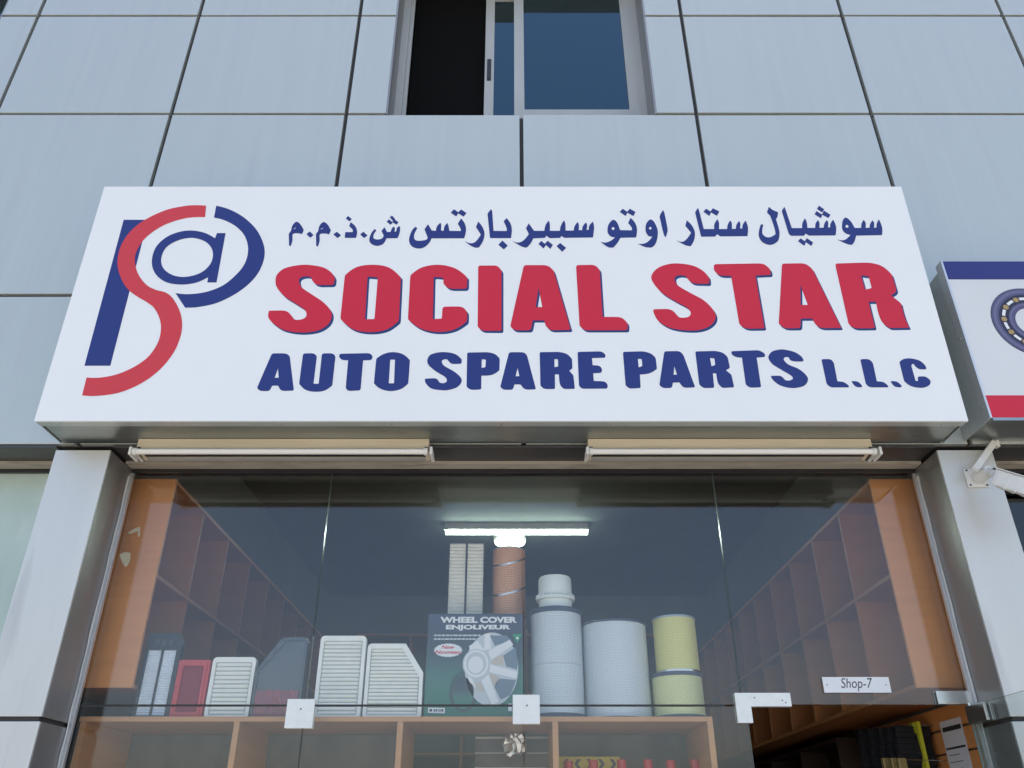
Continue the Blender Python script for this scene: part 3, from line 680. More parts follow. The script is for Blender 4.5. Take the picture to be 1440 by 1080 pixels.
ring(0.40, 1.0, 0.0003, 'bear_dark'); ring(0.80, 0.985, 0.0008, 'bear_ring'); ring(0.86, 0.93, 0.0013, 'bear_mid'); ring(0.41, 0.56, 0.0008, 'bear_ring'); ring(0.49, 0.53, 0.0013, 'bear_mid')
for i in range(11):
    a = 2*math.pi*(i+0.3)/11
    c = bc+Vector((rx_*0.68*math.cos(a), 0, ry_*0.68*math.sin(a)))
    MB().prism([[c+n2*0.0009+Vector((0.013*math.cos(t), 0, 0.013*math.sin(t))) for t in [2*math.pi*k/14 for k in range(14)]]], 0.0004, n2).build('printed_ball', 'bear_gold', S2, recalc=False)
    a2 = a+math.pi/11
    l = []
    for t in (-0.14, -0.05, 0.05, 0.14): l.append((a2+t, 0.72))
    for t in (0.14, 0.05, -0.05, -0.14): l.append((a2+t, 0.645))
    MB().prism([[bc+n2*0.0009+Vector((rx_*q*math.cos(t), 0, ry_*q*math.sin(t))) for t, q in l]], 0.0004, n2).build('printed_gap', 'print_white', S2, recalc=False)

# ================================================================== strip lights under the sign
def strip_light(px0, px1, label):
    Y = 3.372; a, b = at(px0, 634, Y-0.03).x, at(px1, 634, Y-0.03).x
    zt, zb_ = Z0-0.009, zat(650, Y+0.07); zf = min(zat(616.5, Y-0.03), szb+0.0015)
    T = thing('strip_light', ((a+b)/2, Y, zb_), label, 'strip light', 'strip lights under the shop sign')
    body = MB()
    pr = [(Y-0.028, zf), (Y-0.030, zat(630, Y-0.03)), (Y+0.045, zb_+0.014), (Y+0.075, zb_+0.010), (Y+0.075, zt), (FY-0.008, zt), (FY-0.008, zf)]
    n = len(pr)
    body.add([(a+0.012, y, z) for y, z in pr]+[(b-0.012, y, z) for y, z in pr], [tuple(range(n)), tuple(range(2*n-1, n-1, -1))]+[(i, (i+1) % n, n+(i+1) % n, n+i) for i in range(n)], 0)
    body.build('housing', 'cream_metal', T)
    MB().box(a+0.02, b-0.02, Y-0.032, Y-0.0295, zat(630, Y-0.03)+0.006, zt-0.012).build('housing_fold', 'cream_metal', T)
    zc = zat(635, Y-0.05)
    MB().tube((a+0.02, Y-0.05, zc), (b-0.02, Y-0.05, zc), 0.0132, 20).build('tube', 'tube_off', T, smooth=True)
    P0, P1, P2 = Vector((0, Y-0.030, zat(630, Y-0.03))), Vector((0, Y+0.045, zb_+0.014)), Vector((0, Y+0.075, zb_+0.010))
    for p_, q_, nm, mm in ((P0+(P1-P0)*0.35, P1-(P1-P0)*0.06, 'tube_shadow', 'black_plastic'), (P1, P2, 'reflector', 'reflector')):  # black strip paints the tube's shadow on the housing underside
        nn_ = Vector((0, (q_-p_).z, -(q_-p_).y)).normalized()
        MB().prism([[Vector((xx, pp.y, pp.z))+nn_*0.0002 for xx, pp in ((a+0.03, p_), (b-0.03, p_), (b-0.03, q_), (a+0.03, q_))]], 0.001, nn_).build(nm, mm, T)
    for x, s in ((a, 1), (b, -1)):
        e = MB(); e.box(x-0.002, x+0.010, Y-0.068, Y+0.02, zc-0.020, zc+0.018, 0.004); e.box(x-0.001, x+0.009, Y-0.01, Y+0.07, zb_, zc+0.012, 0.003)
        e.build('end_bracket', 'white_plastic', T)
        xx = x+s*0.02
        MB().tube((xx-0.008, Y-0.05, zc), (xx+0.008, Y-0.05, zc), 0.017, 16).build('lamp_holder', 'white_plastic', T)
        MB().box(min(x+s*0.012, x+s*0.03), max(x+s*0.012, x+s*0.03), Y-0.034, Y-0.026, zt-0.04, zt-0.024).build('clip', 'black_plastic', T)
    for fx in (0.18, 0.82):
        x = a+(b-a)*fx
        MB().box(x-0.015, x+0.015, Y+0.045, Y+0.072, zt+0.0003, Z0-0.0062).build('hanger', 'steel', T)
strip_light(187, 606, 'unlit cream strip light under the left half of the shop sign')
strip_light(824, 1232, 'unlit cream strip light under the right half of the shop sign')

# ================================================================== security camera on the right pillar
cb = at(1372, 673, FY)
K = thing('security_camera', (cb.x, FY, cb.z-0.045), 'white outdoor security camera on wall bracket on the right pillar', 'camera')
pl = MB().box(cb.x-0.047, cb.x+0.047, FY-0.010, FY-0.0005, cb.z-0.045, cb.z+0.045, 0.004).build('base_plate', 'white_plastic', K)
for sx_ in (-1, 1):
    for sz_ in (-1, 1):
        c = Vector((cb.x+sx_*0.037, FY-0.0095, cb.z+sz_*0.035)); MB().tube(c, c+Vector((0, -0.0025, 0)), 0.0045, 10).build('screw', 'black_plastic', pl)
q0 = Vector((cb.x+0.008, FY-0.010, cb.z)); q1 = q0+Vector((0.012, -0.075, 0.002))
MB().tube(q0, q1, 0.030, 20, 0.024).build('swivel_base', 'white_plastic', K, smooth=True)
q2 = at(1398, 666, FY-0.125)
MB().tube(q1+Vector((0, 0.012, 0)), q2, 0.020, 18, 0.016).build('arm', 'white_plastic', K, smooth=True)
MB().tube((q1+q2)/2+Vector((0, -0.024, 0.010)), (q1+q2)/2+Vector((0, -0.014, -0.02)), 0.006, 8).build('clamp_screw', 'black_plastic', K)
# cable cover
t0, t1 = at(1371, 660, FY-0.085), at(1398, 622, FY-0.02)
d = (t1-t0).normalized(); sd_ = d.cross(Vector((0, -1, 0))).normalized(); up_ = d.cross(sd_).normalized()
M = Matrix((( sd_.x, up_.x, d.x, 0), (sd_.y, up_.y, d.y, 0), (sd_.z, up_.z, d.z, 0), (0, 0, 0, 1)))
M.translation = (t0+t1)/2; ln = (t1-t0).length/2
MB().box(-0.014, 0.014, -0.009, 0.009, -ln, ln, 0.003, M=M).build('cable_cover', 'white_plastic', K)
e = at(1401, 623, FY-0.018); MB().box(e.x-0.006, e.x+0.008, FY-0.03, FY-0.002, e.z-0.022, e.z+0.010, 0.003).build('cable_clip', 'white_plastic', K)
# housing: a finned box pointing right and towards the street
h0 = at(1402, 673, FY-0.135); h1 = at(1475, 696, FY-0.265)
d = (h1-h0).normalized(); sd_ = d.cross(Vector((0, 0, 1))).normalized(); up_ = sd_.cross(d).normalized()
M = Matrix(((sd_.x, d.x, up_.x, h0.x), (sd_.y, d.y, up_.y, h0.y), (sd_.z, d.z, up_.z, h0.z), (0, 0, 0, 1)))
L_ = (h1-h0).length
MB().box(-0.040, 0.040, 0, L_, -0.034, 0.036, 0.008, M=M).build('housing', 'white_plastic', K)
MB().box(-0.046, 0.046, 0.004, L_+0.05, 0.0365, 0.041, 0.002, M=M).build('sun_shield', 'white_plastic', K)
for i in range(5):
    y = 0.02+i*(L_-0.04)/4
    MB().box(-0.0425, 0.0425, y-0.004, y+0.004, -0.0365, 0.030, 0.001, M=M).build('fin', 'white_plastic', K)
MB().tube(h1, h1+d*0.012, 0.028, 20).build('lens', 'black_plastic', K)

# ================================================================== number plate on the glass
NP = lambda px, py: at(px, py, GY-0.006)
a, b, c, d = NP(1157, 953), NP(1250, 951), NP(1253, 973), NP(1159, 975)
x0, x1, z0, z1 = (a.x+d.x)/2, (b.x+c.x)/2, (c.z+d.z)/2, (a.z+b.z)/2
N_ = thing('number_plate', ((x0+x1)/2, GY-0.003, z0), 'small white Shop-7 plate on the glass above the doorway', 'plate')
MB().box(x0, x1, GY-0.006, GY-0.0006, z0, z1, 0.001).build('plate', 'plate_white', N_)
pxtext('lettering', 'Shop-7', 1183, 953.5, 1226, 972, NP, Vector((0, -1, 0)), 0.0004, 'text_dark', N_)
for px in (1163, 1246):
    q = NP(px, 963); MB().tube(q, q+Vector((0, -0.001, 0)), 0.0025, 8).build('screw', 'text_dark', N_)
# scraps of old paper tape on the glass at the left
def scrap(pts, label):
    l = [at(px, py, GY-0.0005) for px, py in pts]
    n = Vector((0, -1, 0))
    o = MB().prism([l], 0.0006, n).build('paper_scrap', 'paper_scrap', None, recalc=False)
    tag(o, label, 'paper scrap')
scrap([(168, 780), (176, 776), (184, 778), (183, 789), (177, 798), (172, 791)], 'torn beige paper scrap on the glass beside the left jamb, lower one')
scrap([(180, 749), (190, 743), (197, 741), (197, 754), (194, 755), (194, 747), (183, 751)], 'thin torn paper strip on the glass near the left jamb, upper one')

# ================================================================== interior: wall shelving
SY0, SY1 = 3.76, 8.72
SZ = (2.175, 2.665, 3.152)
def wall_shelf(s, label):
    xi = XC+s*1.712; xw = XC+s*2.055
    a, b = min(xi, xw), max(xi, xw)
    T = thing('wall_shelf', ((a+b)/2, (SY0+SY1)/2, SZ[0]), label, 'shelf', 'orange cubby shelves along the side walls')
    box('end_panel', a, b, SY0, SY0+0.018, SZ[0], SZ[2], 'laminate', T, 0.001)
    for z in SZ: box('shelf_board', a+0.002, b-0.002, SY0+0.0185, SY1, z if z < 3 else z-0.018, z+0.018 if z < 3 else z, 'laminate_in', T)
    n = 11
    for i in range(1, n+1):
        y = SY0+0.0185+(SY1-SY0-0.037)*i/n
        for r in range(2):
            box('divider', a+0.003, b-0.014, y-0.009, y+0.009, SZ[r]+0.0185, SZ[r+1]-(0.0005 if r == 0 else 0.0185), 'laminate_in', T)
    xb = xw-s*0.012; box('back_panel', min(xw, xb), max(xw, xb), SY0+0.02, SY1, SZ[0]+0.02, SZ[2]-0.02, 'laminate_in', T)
wall_shelf(-1, 'orange wood cubby shelf high along the left wall inside the shop')
wall_shelf(1, 'orange wood cubby shelf high along the right wall inside the shop')
# back wall shelf
T = thing('back_shelf', (XC, BACKY-0.2, 1.2), 'dim wooden shelf unit across the back wall of the shop', 'shelf')
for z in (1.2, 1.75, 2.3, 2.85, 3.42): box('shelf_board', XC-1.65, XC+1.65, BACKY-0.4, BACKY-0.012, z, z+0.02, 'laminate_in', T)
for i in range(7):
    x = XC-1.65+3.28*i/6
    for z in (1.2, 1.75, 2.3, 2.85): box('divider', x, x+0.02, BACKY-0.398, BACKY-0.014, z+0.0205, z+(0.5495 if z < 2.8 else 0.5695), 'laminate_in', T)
# slatted display wall on the right, below the shelf
T = thing('slat_wall', (XC+2.05, 6, 0.4), 'orange slatted display wall inside the open doorway', 'display wall')
z = 0.40
while z < 2.10:
    box('slat', XC+2.040, XC+2.058, SY0, 5.2, z, z+0.094, 'laminate', T); z += 0.104
# added rack, coloured near black to paint the dim depth beyond the slats
mat('dim_depth', (0.035, 0.018, 0.010), 0.6, 0, 0.2, (3, 3, 12))
T = thing('added_dark_rack', (XC+1.97, 7, 0), 'added dark rack standing in for the dim depth inside the doorway', 'rack')
box('back_panel', XC+2.040, XC+2.057, 5.22, SY1, 0.001, 2.15, 'dim_depth', T)  # back of the added rack, near black for the dim depth
for z in (0.1, 0.6, 1.1, 1.6, 2.1): box('shelf_board', XC+1.86, XC+2.0395, 5.24, SY1, z, z+0.02, 'dim_depth', T)  # boards of the added rack, near black for the dim depth
for i in range(6):
    y = 5.22+(SY1-5.24)*i/5
    for z in (0.1, 0.6, 1.1, 1.6): box('added_rack_upright', XC+1.862, XC+2.0392, y+0.021, y+0.041, z+0.0205, z+0.4995, 'dim_depth', T)
# ceiling lamps
tY = 6.63; tz = CEIL-0.05
a, b = at(627, 749, tY), at(826, 749, tY)
T = thing('ceiling_tube_light', ((a.x+b.x)/2, tY, a.z-0.02), 'lit white tube light on the shop ceiling', 'tube light')
MB().tube((a.x, tY, a.z), (b.x, tY, b.z), 0.0165, 16).build('tube', 'lamp_tube', T)
box('batten', a.x-0.01, b.x+0.01, tY-0.02, tY+0.03, a.z+0.022, CEIL-0.0005, 'white_plastic', T)
rY = 7.0; c = at(717, 763, rY)
T = thing('ceiling_lamp', (c.x, rY, c.z), 'lit round white lamp below the tube light behind the orange filter', 'lamp')
MB().lathe((c.x, rY, c.z), [(0.0, -0.03), (0.09, -0.026), (0.13, -0.008), (0.135, 0.01)], 32).build('diffuser', 'lamp_disc', T, smooth=True)
MB().tube((c.x, rY, c.z+0.0105), (c.x, rY, CEIL-0.0005), 0.142, 32).build('base', 'white_plastic', T)

# ================================================================== display cabinet behind the glass
CY0, CY1 = 3.735, 4.24
CT = zat(1008, CY0+0.01)
cdx = [at(118, 1012, CY0).x, at(331, 1030, CY0).x, at(562, 1030, CY0).x, at(781, 1030, CY0).x, at(1000, 1030, CY0).x]
T = thing('display_cabinet', ((cdx[0]+cdx[-1])/2, CY0, 0), 'tan wooden display cabinet behind the shop window carrying the filters', 'cabinet')
box('top_board', cdx[0]-0.02, cdx[-1]+0.012, CY0, CY1, CT-0.020, CT, 'laminate_edge', T, 0.001)
for i, x in enumerate(cdx): 
    w_ = 0.012
    box('side_panel' if i in (0, 4) else 'divider', x-w_, x+w_, CY0+0.001, CY1-0.02, 0.05, CT-0.0205, 'laminate_edge', T)
for i in range(4): box('shelf_board', cdx[i]+0.0125, cdx[i+1]-0.0125, CY0+0.02, CY1-0.021, 1.60, 1.62, 'laminate_edge', T)
for i in (0, 1, 3): box('back_panel', cdx[i]+0.0125, cdx[i+1]-0.0125, CY1-0.019, CY1-0.005, 0.3, CT-0.022, 'cabinet_back', T)
MB().box(cdx[2]+0.30, cdx[3]-0.0125, CY1-0.0048, CY1-0.002, 0.42, CT-0.03).build('slat_backing', 'fitting', T)
z = 0.42
while z < CT-0.05:
    h_ = min(0.058, CT-0.03-z); box('slat', cdx[2]+0.30, cdx[3]-0.0125, CY1-0.019, CY1-0.005, z, z+h_, 'cabinet_back', T); z += 0.064

# ================================================================== stock on the cabinet
def flat_filter_frame(outl, Y, th):
    """pixel outline at plane Y -> list of world points"""
    return [at(px, py, Y) for px, py in outl]
NY = Vector((0, -1, 0))
def slab(name, loops, Y, th, m, parent, lift=0.0):
    l3 = [[Vector((p.x, Y-lift, p.z)) for p in l] for l in loops]
    return MB().prism([[q+Vector((0, th, 0)) for q in l] for l in l3], th, NY).build(name, m, parent)
def rrect(x0, x1, z0, z1, r, cham=None):
    pts = []
    def arc(cx, cz, a0):
        for k in range(5):
            t = a0+math.pi/2*k/4; pts.append(Vector((cx+r*math.cos(t), 0, cz+r*math.sin(t))))
    arc(x0+r, z0+r, math.pi); arc(x1-r, z0+r, 1.5*math.pi)
    if cham:
        dx, dz = cham; pts.append(Vector((x1, 0, z1-dz))); pts.append(Vector((x1-dx, 0, z1)))
    else: arc(x1-r, z1-r, 0)
    arc(x0+r, z1-r, 0.5*math.pi)
    return pts
def span(xl, xr, ytop, Y):
    """x range measured at mid height, heights from the cabinet top"""
    ymid = (ytop+1006)/2
    return at(xl, ymid, Y).x, at(xr, ymid, Y).x, CT, zat(ytop, Y)
def ribbed(xl, xr, ytop, Y, label, nr, cham=None, m='filter_white'):
    x0, x1, z0, z1 = span(xl, xr, ytop, Y); z0 += 0.0005
    T = thing('air_filter', ((x0+x1)/2, Y, z0), label, 'air filter', 'car air filters on the display cabinet')
    bw = 0.016
    o = rrect(x0, x1, z0, z1, 0.018, cham)
    ci_ = (cham[0]-0.004, cham[1]-0.002) if cham else None
    i_ = rrect(x0+bw, x1-bw, z0+bw, z1-bw*1.4, 0.008, ci_)
    slab('frame', [o, i_], Y, 0.035, m, T)
    slab('groove_bed', [i_], Y+0.011, 0.012, 'filter_groove', T)
    mb = MB()
    for k in range(nr):
        z = z0+bw+(z1-z0-2.4*bw)*(k+0.5)/nr; hh = (z1-z0-2.4*bw)/nr*0.33
        xr_ = x1-bw-0.004
        if cham and z > z1-cham[1]: xr_ -= (z-(z1-cham[1]))*cham[0]/cham[1]
        p0 = (x0+bw+0.002, z)
        b_ = bmesh.new(); bmesh.ops.create_cube(b_, size=1)
        for v in b_.verts: v.co = Vector(((p0[0]+xr_)/2+v.co.x*(xr_-p0[0]), Y+0.008+v.co.y*0.014, z+v.co.z*2*hh))
        bmesh.ops.bevel(b_, geom=list(b_.edges), offset=hh*0.6, segments=2, affect='EDGES'); mb.bm(b_)
    mb.build('pleats', m, T); T.children[-1]['kind'] = 'stuff'
    return T
def pleat_cols(mb, x0, x1, z0, z1, Y, n, dep=0.006):
    for k in range(n):
        z = z0+(z1-z0)*k/n; dz = (z1-z0)/n
        mb.add([(x0, Y+dep, z), (x1, Y+dep, z), (x1, Y, z+dz*0.55), (x0, Y, z+dz*0.55), (x1, Y+dep, z+dz), (x0, Y+dep, z+dz)], [(0, 1, 2, 3), (3, 2, 4, 5)])
# 1 dark framed two column filter
Y = 3.82
x0, x1, z0, z1 = span(198, 248, 890, Y); z0 += 0.0005
T = thing('air_filter', ((x0+x1)/2, Y, z0), 'tall dark framed air filter with two columns of pale pleats, leftmost on the cabinet', 'air filter', 'car air filters on the display cabinet')
h_ = z1-z0
o = rrect(x0, x1, z0, z1, 0.006, (0.022, 0.05)); cw = (x1-x0)
xa0, xa1, xb0, xb1 = x0+0.012, x0+0.012+cw*0.38, x0+0.018+cw*0.40, x1-0.020
zt_ = z0+h_*0.80
hole1 = [Vector((x, 0, z)) for x, z in ((xa0, z0+0.012), (xa1, z0+0.012), (xa1, zt_), (xa0, zt_))]
hole2 = [Vector((x, 0, z)) for x, z in ((xb0, z0+0.012), (xb1, z0+0.012), (xb1, zt_), (xb0, zt_))]
slab('frame', [o, hole1, hole2], Y, 0.04, 'dark_rubber', T)
for i in range(3):
    cx = x0+0.035+i*0.032
    MB().box(cx, cx+0.022, Y-0.004, Y+0.001, z0+h_*0.85, z0+h_*0.92, 0.002).build('rib', 'tray_dark', T)
for xa, xb in ((xa0, xa1), (xb0, xb1)):
    mb = MB(); pleat_cols(mb, xa, xb, z0+0.012, zt_, Y+0.004, 26); o_ = mb.build('pleats', 'paper_pleat', T); o_['kind'] = 'stuff'
# 2 red flat filter
x0, x1, z0, z1 = span(245, 290, 928, Y); z0 += 0.0005
T = thing('air_filter', ((x0+x1)/2, Y, z0), 'narrow red rubber framed air filter with dark red mesh', 'air filter', 'car air filters on the display cabinet')
slab('frame', [rrect(x0, x1, z0, z1, 0.006), rrect(x0+0.024, x1-0.024, z0+0.028, z1-0.026, 0.008)], Y, 0.03, 'red_rubber', T)
slab('step', [rrect(x0+0.012, x1-0.012, z0+0.012, z1-0.012, 0.006), rrect(x0+0.0235, x1-0.0235, z0+0.0275, z1-0.0255, 0.008)], Y-0.006, 0.0058, 'red_rubber', T)
slab('mesh', [rrect(x0+0.0245, x1-0.0245, z0+0.0285, z1-0.0265, 0.008)], Y+0.010, 0.012, 'red_mesh', T)
ribbed(293.5, 355, 924, Y, 'small pale rounded air filter with wide ribs beside the red filter', 12, m='filter_white')
# 4 dark wrapped tray filter
x0, x1, z0, z1 = span(360, 428, 897, Y); z0 += 0.0005
T = thing('air_filter', ((x0+x1)/2, Y, z0), 'dark angular air filter in clear wrap with red lower part', 'air filter', 'car air filters on the display cabinet')
h_ = z1-z0; wd = x1-x0
tray = [Vector((x, 0, z)) for x, z in ((x0, z0), (x1, z0), (x1, z0+h_*0.94), (x1-0.012, z1), (x0+wd*0.52, z1), (x0+wd*0.42, z1-0.012), (x0, z0+h_*0.58))]
slab('tray', [tray], Y, 0.05, 'tray_dark', T)
inn = [Vector((x, 0, z)) for x, z in ((x0+0.008, z0+0.01), (x1-0.012, z0+0.01), (x1-0.012, z0+h_*0.90), (x1-0.02, z1-0.014), (x0+wd*0.55, z1-0.014), (x0+0.010, z0+h_*0.56))]
slab('rim', [tray, inn], Y-0.012, 0.0118, 'dark_rubber', T)
slab('red_element', [[Vector((x, 0, z)) for x, z in ((x0+0.010, z0+0.01), (x1-0.016, z0+0.01), (x1-0.016, z0+h_*0.34), (x0+0.010, z0+h_*0.34))]], Y-0.006, 0.0055, 'red_mesh', T)
mb = MB()
for i in range(16):   # crinkles of the wrap over the red part
    t = i/15; zz = z0+0.012+h_*0.26*random.random()
    xs_ = x0+0.012+(wd-0.035)*t
    ang = (t-0.5)*1.6
    p = Vector((xs_, Y-0.007, zz)); q = p+Vector((-math.sin(ang)*0.03, 0, math.cos(ang)*0.035))
    mb.tube(p, q, 0.0022, 6, 0.0006)
o_ = mb.build('wrap_creases', 'red_rubber', T); o_['kind'] = 'stuff'
# wrap highlights along the rim
glass('clear_wrap', (0.9, 0.9, 0.9), 0.05, rough=0.12)
slab('clear_wrap', [tray], Y-0.016, 0.001, 'clear_wrap', T)
ribbed(445.5, 511, 894, Y, 'tall white ribbed air filter, taller of the two large white ones', 18)
ribbed(513.5, 594.5, 905, Y, 'wide white ribbed air filter with one cut corner beside the wheel cover box', 18, cham=(0.085, 0.125))
# 7 wheel cover carton
Y = 3.83
bx0, bx1 = at(599, 935, Y).x, at(736, 935, Y).x; bz0, bz1 = CT+0.0005, zat(863, Y)
T = thing('wheel_cover_box', ((bx0+bx1)/2, Y, bz0), 'green WHEEL COVER ENJOLIVEUR box with silver wheel picture', 'box')
box('carton', bx0, bx1, Y, Y+0.09, bz0, bz1, 'box_print', T, 0.001)
def bp(zx, zy):
    """zoom coordinates of the box picture -> world on its front"""
    u_ = (zx-30)/(965-30); v_ = (1060-zy)/(1060-90)
    return Vector((bx0+(bx1-bx0)*u_, Y, bz0+(bz1-bz0)*v_))
def bprint(name, pts, lift, m): return MB().prism([[bp(*p)+NY*lift for p in pts]], 0.0003, NY).build(name, m, T, recalc=False)
bprint('printed_panel', [(42, 92), (963, 92), (963, 268), (42, 268)], 0.0002, 'cap_blue')
for s_, r_ in (('WHEEL COVER', (150, 120, 905, 180)), ('ENJOLIVEUR', (208, 198, 842, 255))):
    v, f = textmesh(s_, 0, 0.05)
    mk('lettering', [bp(r_[0]+(r_[2]-r_[0])*a, r_[3]+(r_[1]-r_[3])*b)+NY*0.0009 for a, b in v], f, 'print_white', T)
for (yy, xe) in ((300, 548), (335, 508)):
    x = 95
    while x < xe-8:
        wd = random.choice((22, 34, 46, 28)); x2 = min(x+wd, xe)
        bprint('small_print', [(x, yy-8), (x2, yy-8), (x2, yy+7), (x, yy+7)], 0.0005, 'print_silver'); x = x2+7
bprint('printed_tyre', ellipse(400, 815, 140, 185), 0.0003, 'print_tyre'); bprint('printed_rim', ellipse(395, 830, 100, 140), 0.0007, 'box_print')
disc = [p for p in ellipse(660, 610, 256, 338, 60) if True]
bprint('printed_disc', disc, 0.0007, 'print_silver')
for poly in ([(640, 300), (800, 300), (850, 345), (690, 400)], [(770, 490), (890, 410), (912, 560), (905, 620), (800, 590)], [(700, 740), (740, 700), (895, 715), (840, 850), (750, 890), (690, 780)]):
    bprint('printed_gap', poly, 0.0011, 'print_slate')
for poly in ([(640, 650), (740, 690), (690, 780), (640, 690)], [(510, 740), (560, 730), (600, 830), (500, 790)], [(660, 530), (770, 475), (775, 580), (670, 575)]):
    bprint('printed_gap', poly, 0.0011, 'print_tan')
for poly in ([(590, 285), (640, 280), (655, 430), (585, 440)], [(625, 450), (835, 340), (868, 388), (655, 530)], [(645, 570), (908, 640), (898, 702), (640, 640)], [(565, 720), (632, 660), (728, 905), (672, 940)], [(420, 640), (470, 690), (520, 790), (450, 730)], [(440, 400), (520, 350), (590, 440), (450, 480)]):
    bprint('printed_spoke', poly, 0.0015, 'print_white')
bprint('printed_hub', ellipse(512, 565, 130, 138), 0.0019, 'print_silver'); bprint('printed_hub', ellipse(512, 565, 118, 126), 0.0023, 'print_white')
bprint('printed_hub', ellipse(512, 562, 98, 106), 0.0027, 'print_silver'); bprint('printed_hub', ellipse(508, 575, 72, 78), 0.0031, 'print_white')
st = []
for i in range(40):
    k = 1.0 if i % 2 else 0.9
    st.append((238+142*k*math.cos(2*math.pi*i/40), 440+66*k*math.sin(2*math.pi*i/40)))
bprint('printed_burst', st, 0.0011, 'print_white')
for s_, r_ in (('New', (172, 392, 300, 428)), ('Nouveau', (110, 438, 362, 474))):
    v, f = textmesh(s_, 0.25, 0.02)
    mk('lettering', [bp(r_[0]+(r_[2]-r_[0])*a, r_[3]+(r_[1]-r_[3])*b)+NY*0.0018 for a, b in v], f, 'print_red', T)
bprint('printed_triangle', [(858, 288), (955, 285), (908, 375)], 0.0011, 'print_green'); bprint('printed_triangle', [(892, 335), (924, 335), (908, 305)], 0.0015, 'print_white')
bprint('printed_label', [(70, 958), (228, 962), (228, 1010), (70, 1005)], 0.0006, 'print_white')
for a, b in ((84, 108), (124, 136), (142, 154), (160, 168), (176, 188), (196, 214)):
    bprint('small_print', [(a, 972), (b, 972), (b, 994), (a, 994)], 0.0011, 'text_dark')
v, f = textmesh('1', 0, 0.02); mk('lettering', [bp(820+34*a, 990-66*b)+NY*0.0009 for a, b in v], f, 'print_white', T)
# back row: two tall cartons carry the pair of filters behind the box
Y = 4.02
cz = zat(884, Y)
for (pa, pb, lb) in ((622, 684, 'plain brown carton hidden behind the wheel cover box, left one'), (688, 742, 'plain brown carton hidden behind the wheel cover box, right one')):
    a, b = at(pa, 935, Y).x, at(pb, 935, Y).x
    C = thing('carton', ((a+b)/2, Y, CT), lb, 'carton')
    box('carton_body', a, b, Y+0.004, Y+0.16, CT+0.0005, cz-0.003, 'carton', C, 0.002)
    box('tape', (a+b)/2-0.02, (a+b)/2+0.02, Y+0.003, Y+0.1605, cz-0.0028, cz-0.0022, 'paper_scrap', C)
x0, x1 = at(630, 820, Y).x, at(680, 820, Y).x; z0, z1 = cz-0.0018, zat(762, Y)
T = thing('air_filter', ((x0+x1)/2, Y, z0), 'black framed air filter with two columns of cream pleats above the wheel cover box', 'air filter', 'car air filters on the display cabinet')
xm = (x0+x1)/2
hole1 = [Vector((x, 0, z)) for x, z in ((x0+0.003, z0+0.01), (xm-0.005, z0+0.01), (xm-0.005, z1-0.004), (x0+0.003, z1-0.004))]
hole2 = [Vector((x, 0, z)) for x, z in ((xm+0.005, z0+0.01), (x1-0.003, z0+0.01), (x1-0.003, z1-0.004), (xm+0.005, z1-0.004))]
slab('frame', [[Vector((x, 0, z)) for x, z in ((x0, z0), (x1, z0), (x1, z1), (x0, z1))], hole1, hole2], Y+0.004, 0.04, 'dark_rubber', T)
for h_ in (hole1, hole2):
    mb = MB(); pleat_cols(mb, h_[0].x, h_[1].x, h_[0].z, h_[2].z, Y+0.004, 24, 0.008); o_ = mb.build('pleats', 'paper_cream', T); o_['kind'] = 'stuff'
def cyl_side(name, c, r, z0, z1, m, parent, seg=56, flare=0.0):
    v = []; uv = []
    for j, z in enumerate((z0, z1)):
        for i in range(seg+1):
            t = 2*math.pi*i/seg; rr = r*(1+flare*(1 if j else 0)); v.append((c[0]+rr*math.cos(t), c[1]+rr*math.sin(t), z)); uv.append((i/seg, j))
    f = [(i, i+1, seg+2+i, seg+1+i) for i in range(seg)]
    return mk(name, v, f, m, parent, True, uvs=uv)
def round_filter(xl, xr, ytop, Yf, label, side, zb=None, cap='cap_blue', capb='cap_blue', caph=0.016, ybot=1006, grp='round oil and air filters on the display cabinet', ring=1.03):
    ymid = (ytop+ybot)/2
    a, b = at(xl, ymid, Yf+0.06).x, at(xr, ymid, Yf+0.06).x; r = (b-a)/2; c = ((a+b)/2, Yf+r)
    z0 = (CT if zb is None else zb)+0.0005; z1 = zat(ytop, Yf+0.02)
    T = thing('round_filter', (c[0], c[1], z0), label, 'filter', grp)
    cyl_side('element', c, r, z0+caph, z1-caph, side, T)
    MB().lathe((c[0], c[1], z0), [(0, 0), (r*ring, 0), (r*ring, caph), (r*0.99, caph)], 56).build('end_cap', capb, T, smooth=True)
    MB().lathe((c[0], c[1], z1-caph), [(r*0.99, 0), (r*ring, 0), (r*ring, caph*0.8), (r*ring-0.004, caph), (r*0.7, caph), (r*0.68, caph*0.4), (0, caph*0.4)], 56).build('end_cap', cap, T, smooth=True)
    return T, c, r, z0, z1
T, c, r, z0, z1 = round_filter(692, 739, 769, Y, 'orange round filter with steel spiral bands under the round lamp', 'perf_orange', zb=cz-0.0023, cap='steel_grey', capb='cap_blue', ybot=880, caph=0.008, ring=1.01)
mb = MB()
for k in range(3):
    pr = []
    for i in range(49):
        t = 2*math.pi*i/48; zz = z0+(z1-z0)*(0.13+0.36*k)+0.035*math.sin(t+0.35*0)*1.0
        for dz in (0, 0.009): pr.append((c[0]+(r+0.0012)*math.cos(t), c[1]+(r+0.0012)*math.sin(t), zz+dz+0.02*math.cos(t)))
    mb.add(pr, [(2*i, 2*i+2, 2*i+3, 2*i+1) for i in range(48)])
mb.build('spiral_band', 'steel', T)
Y = 3.80
T, c, r, z0, z1 = round_filter(747, 821, 853, Y, 'tall white perforated filter carrying a capped neck, beside the wheel cover box', 'perf_white', caph=0.024, ring=1.035)
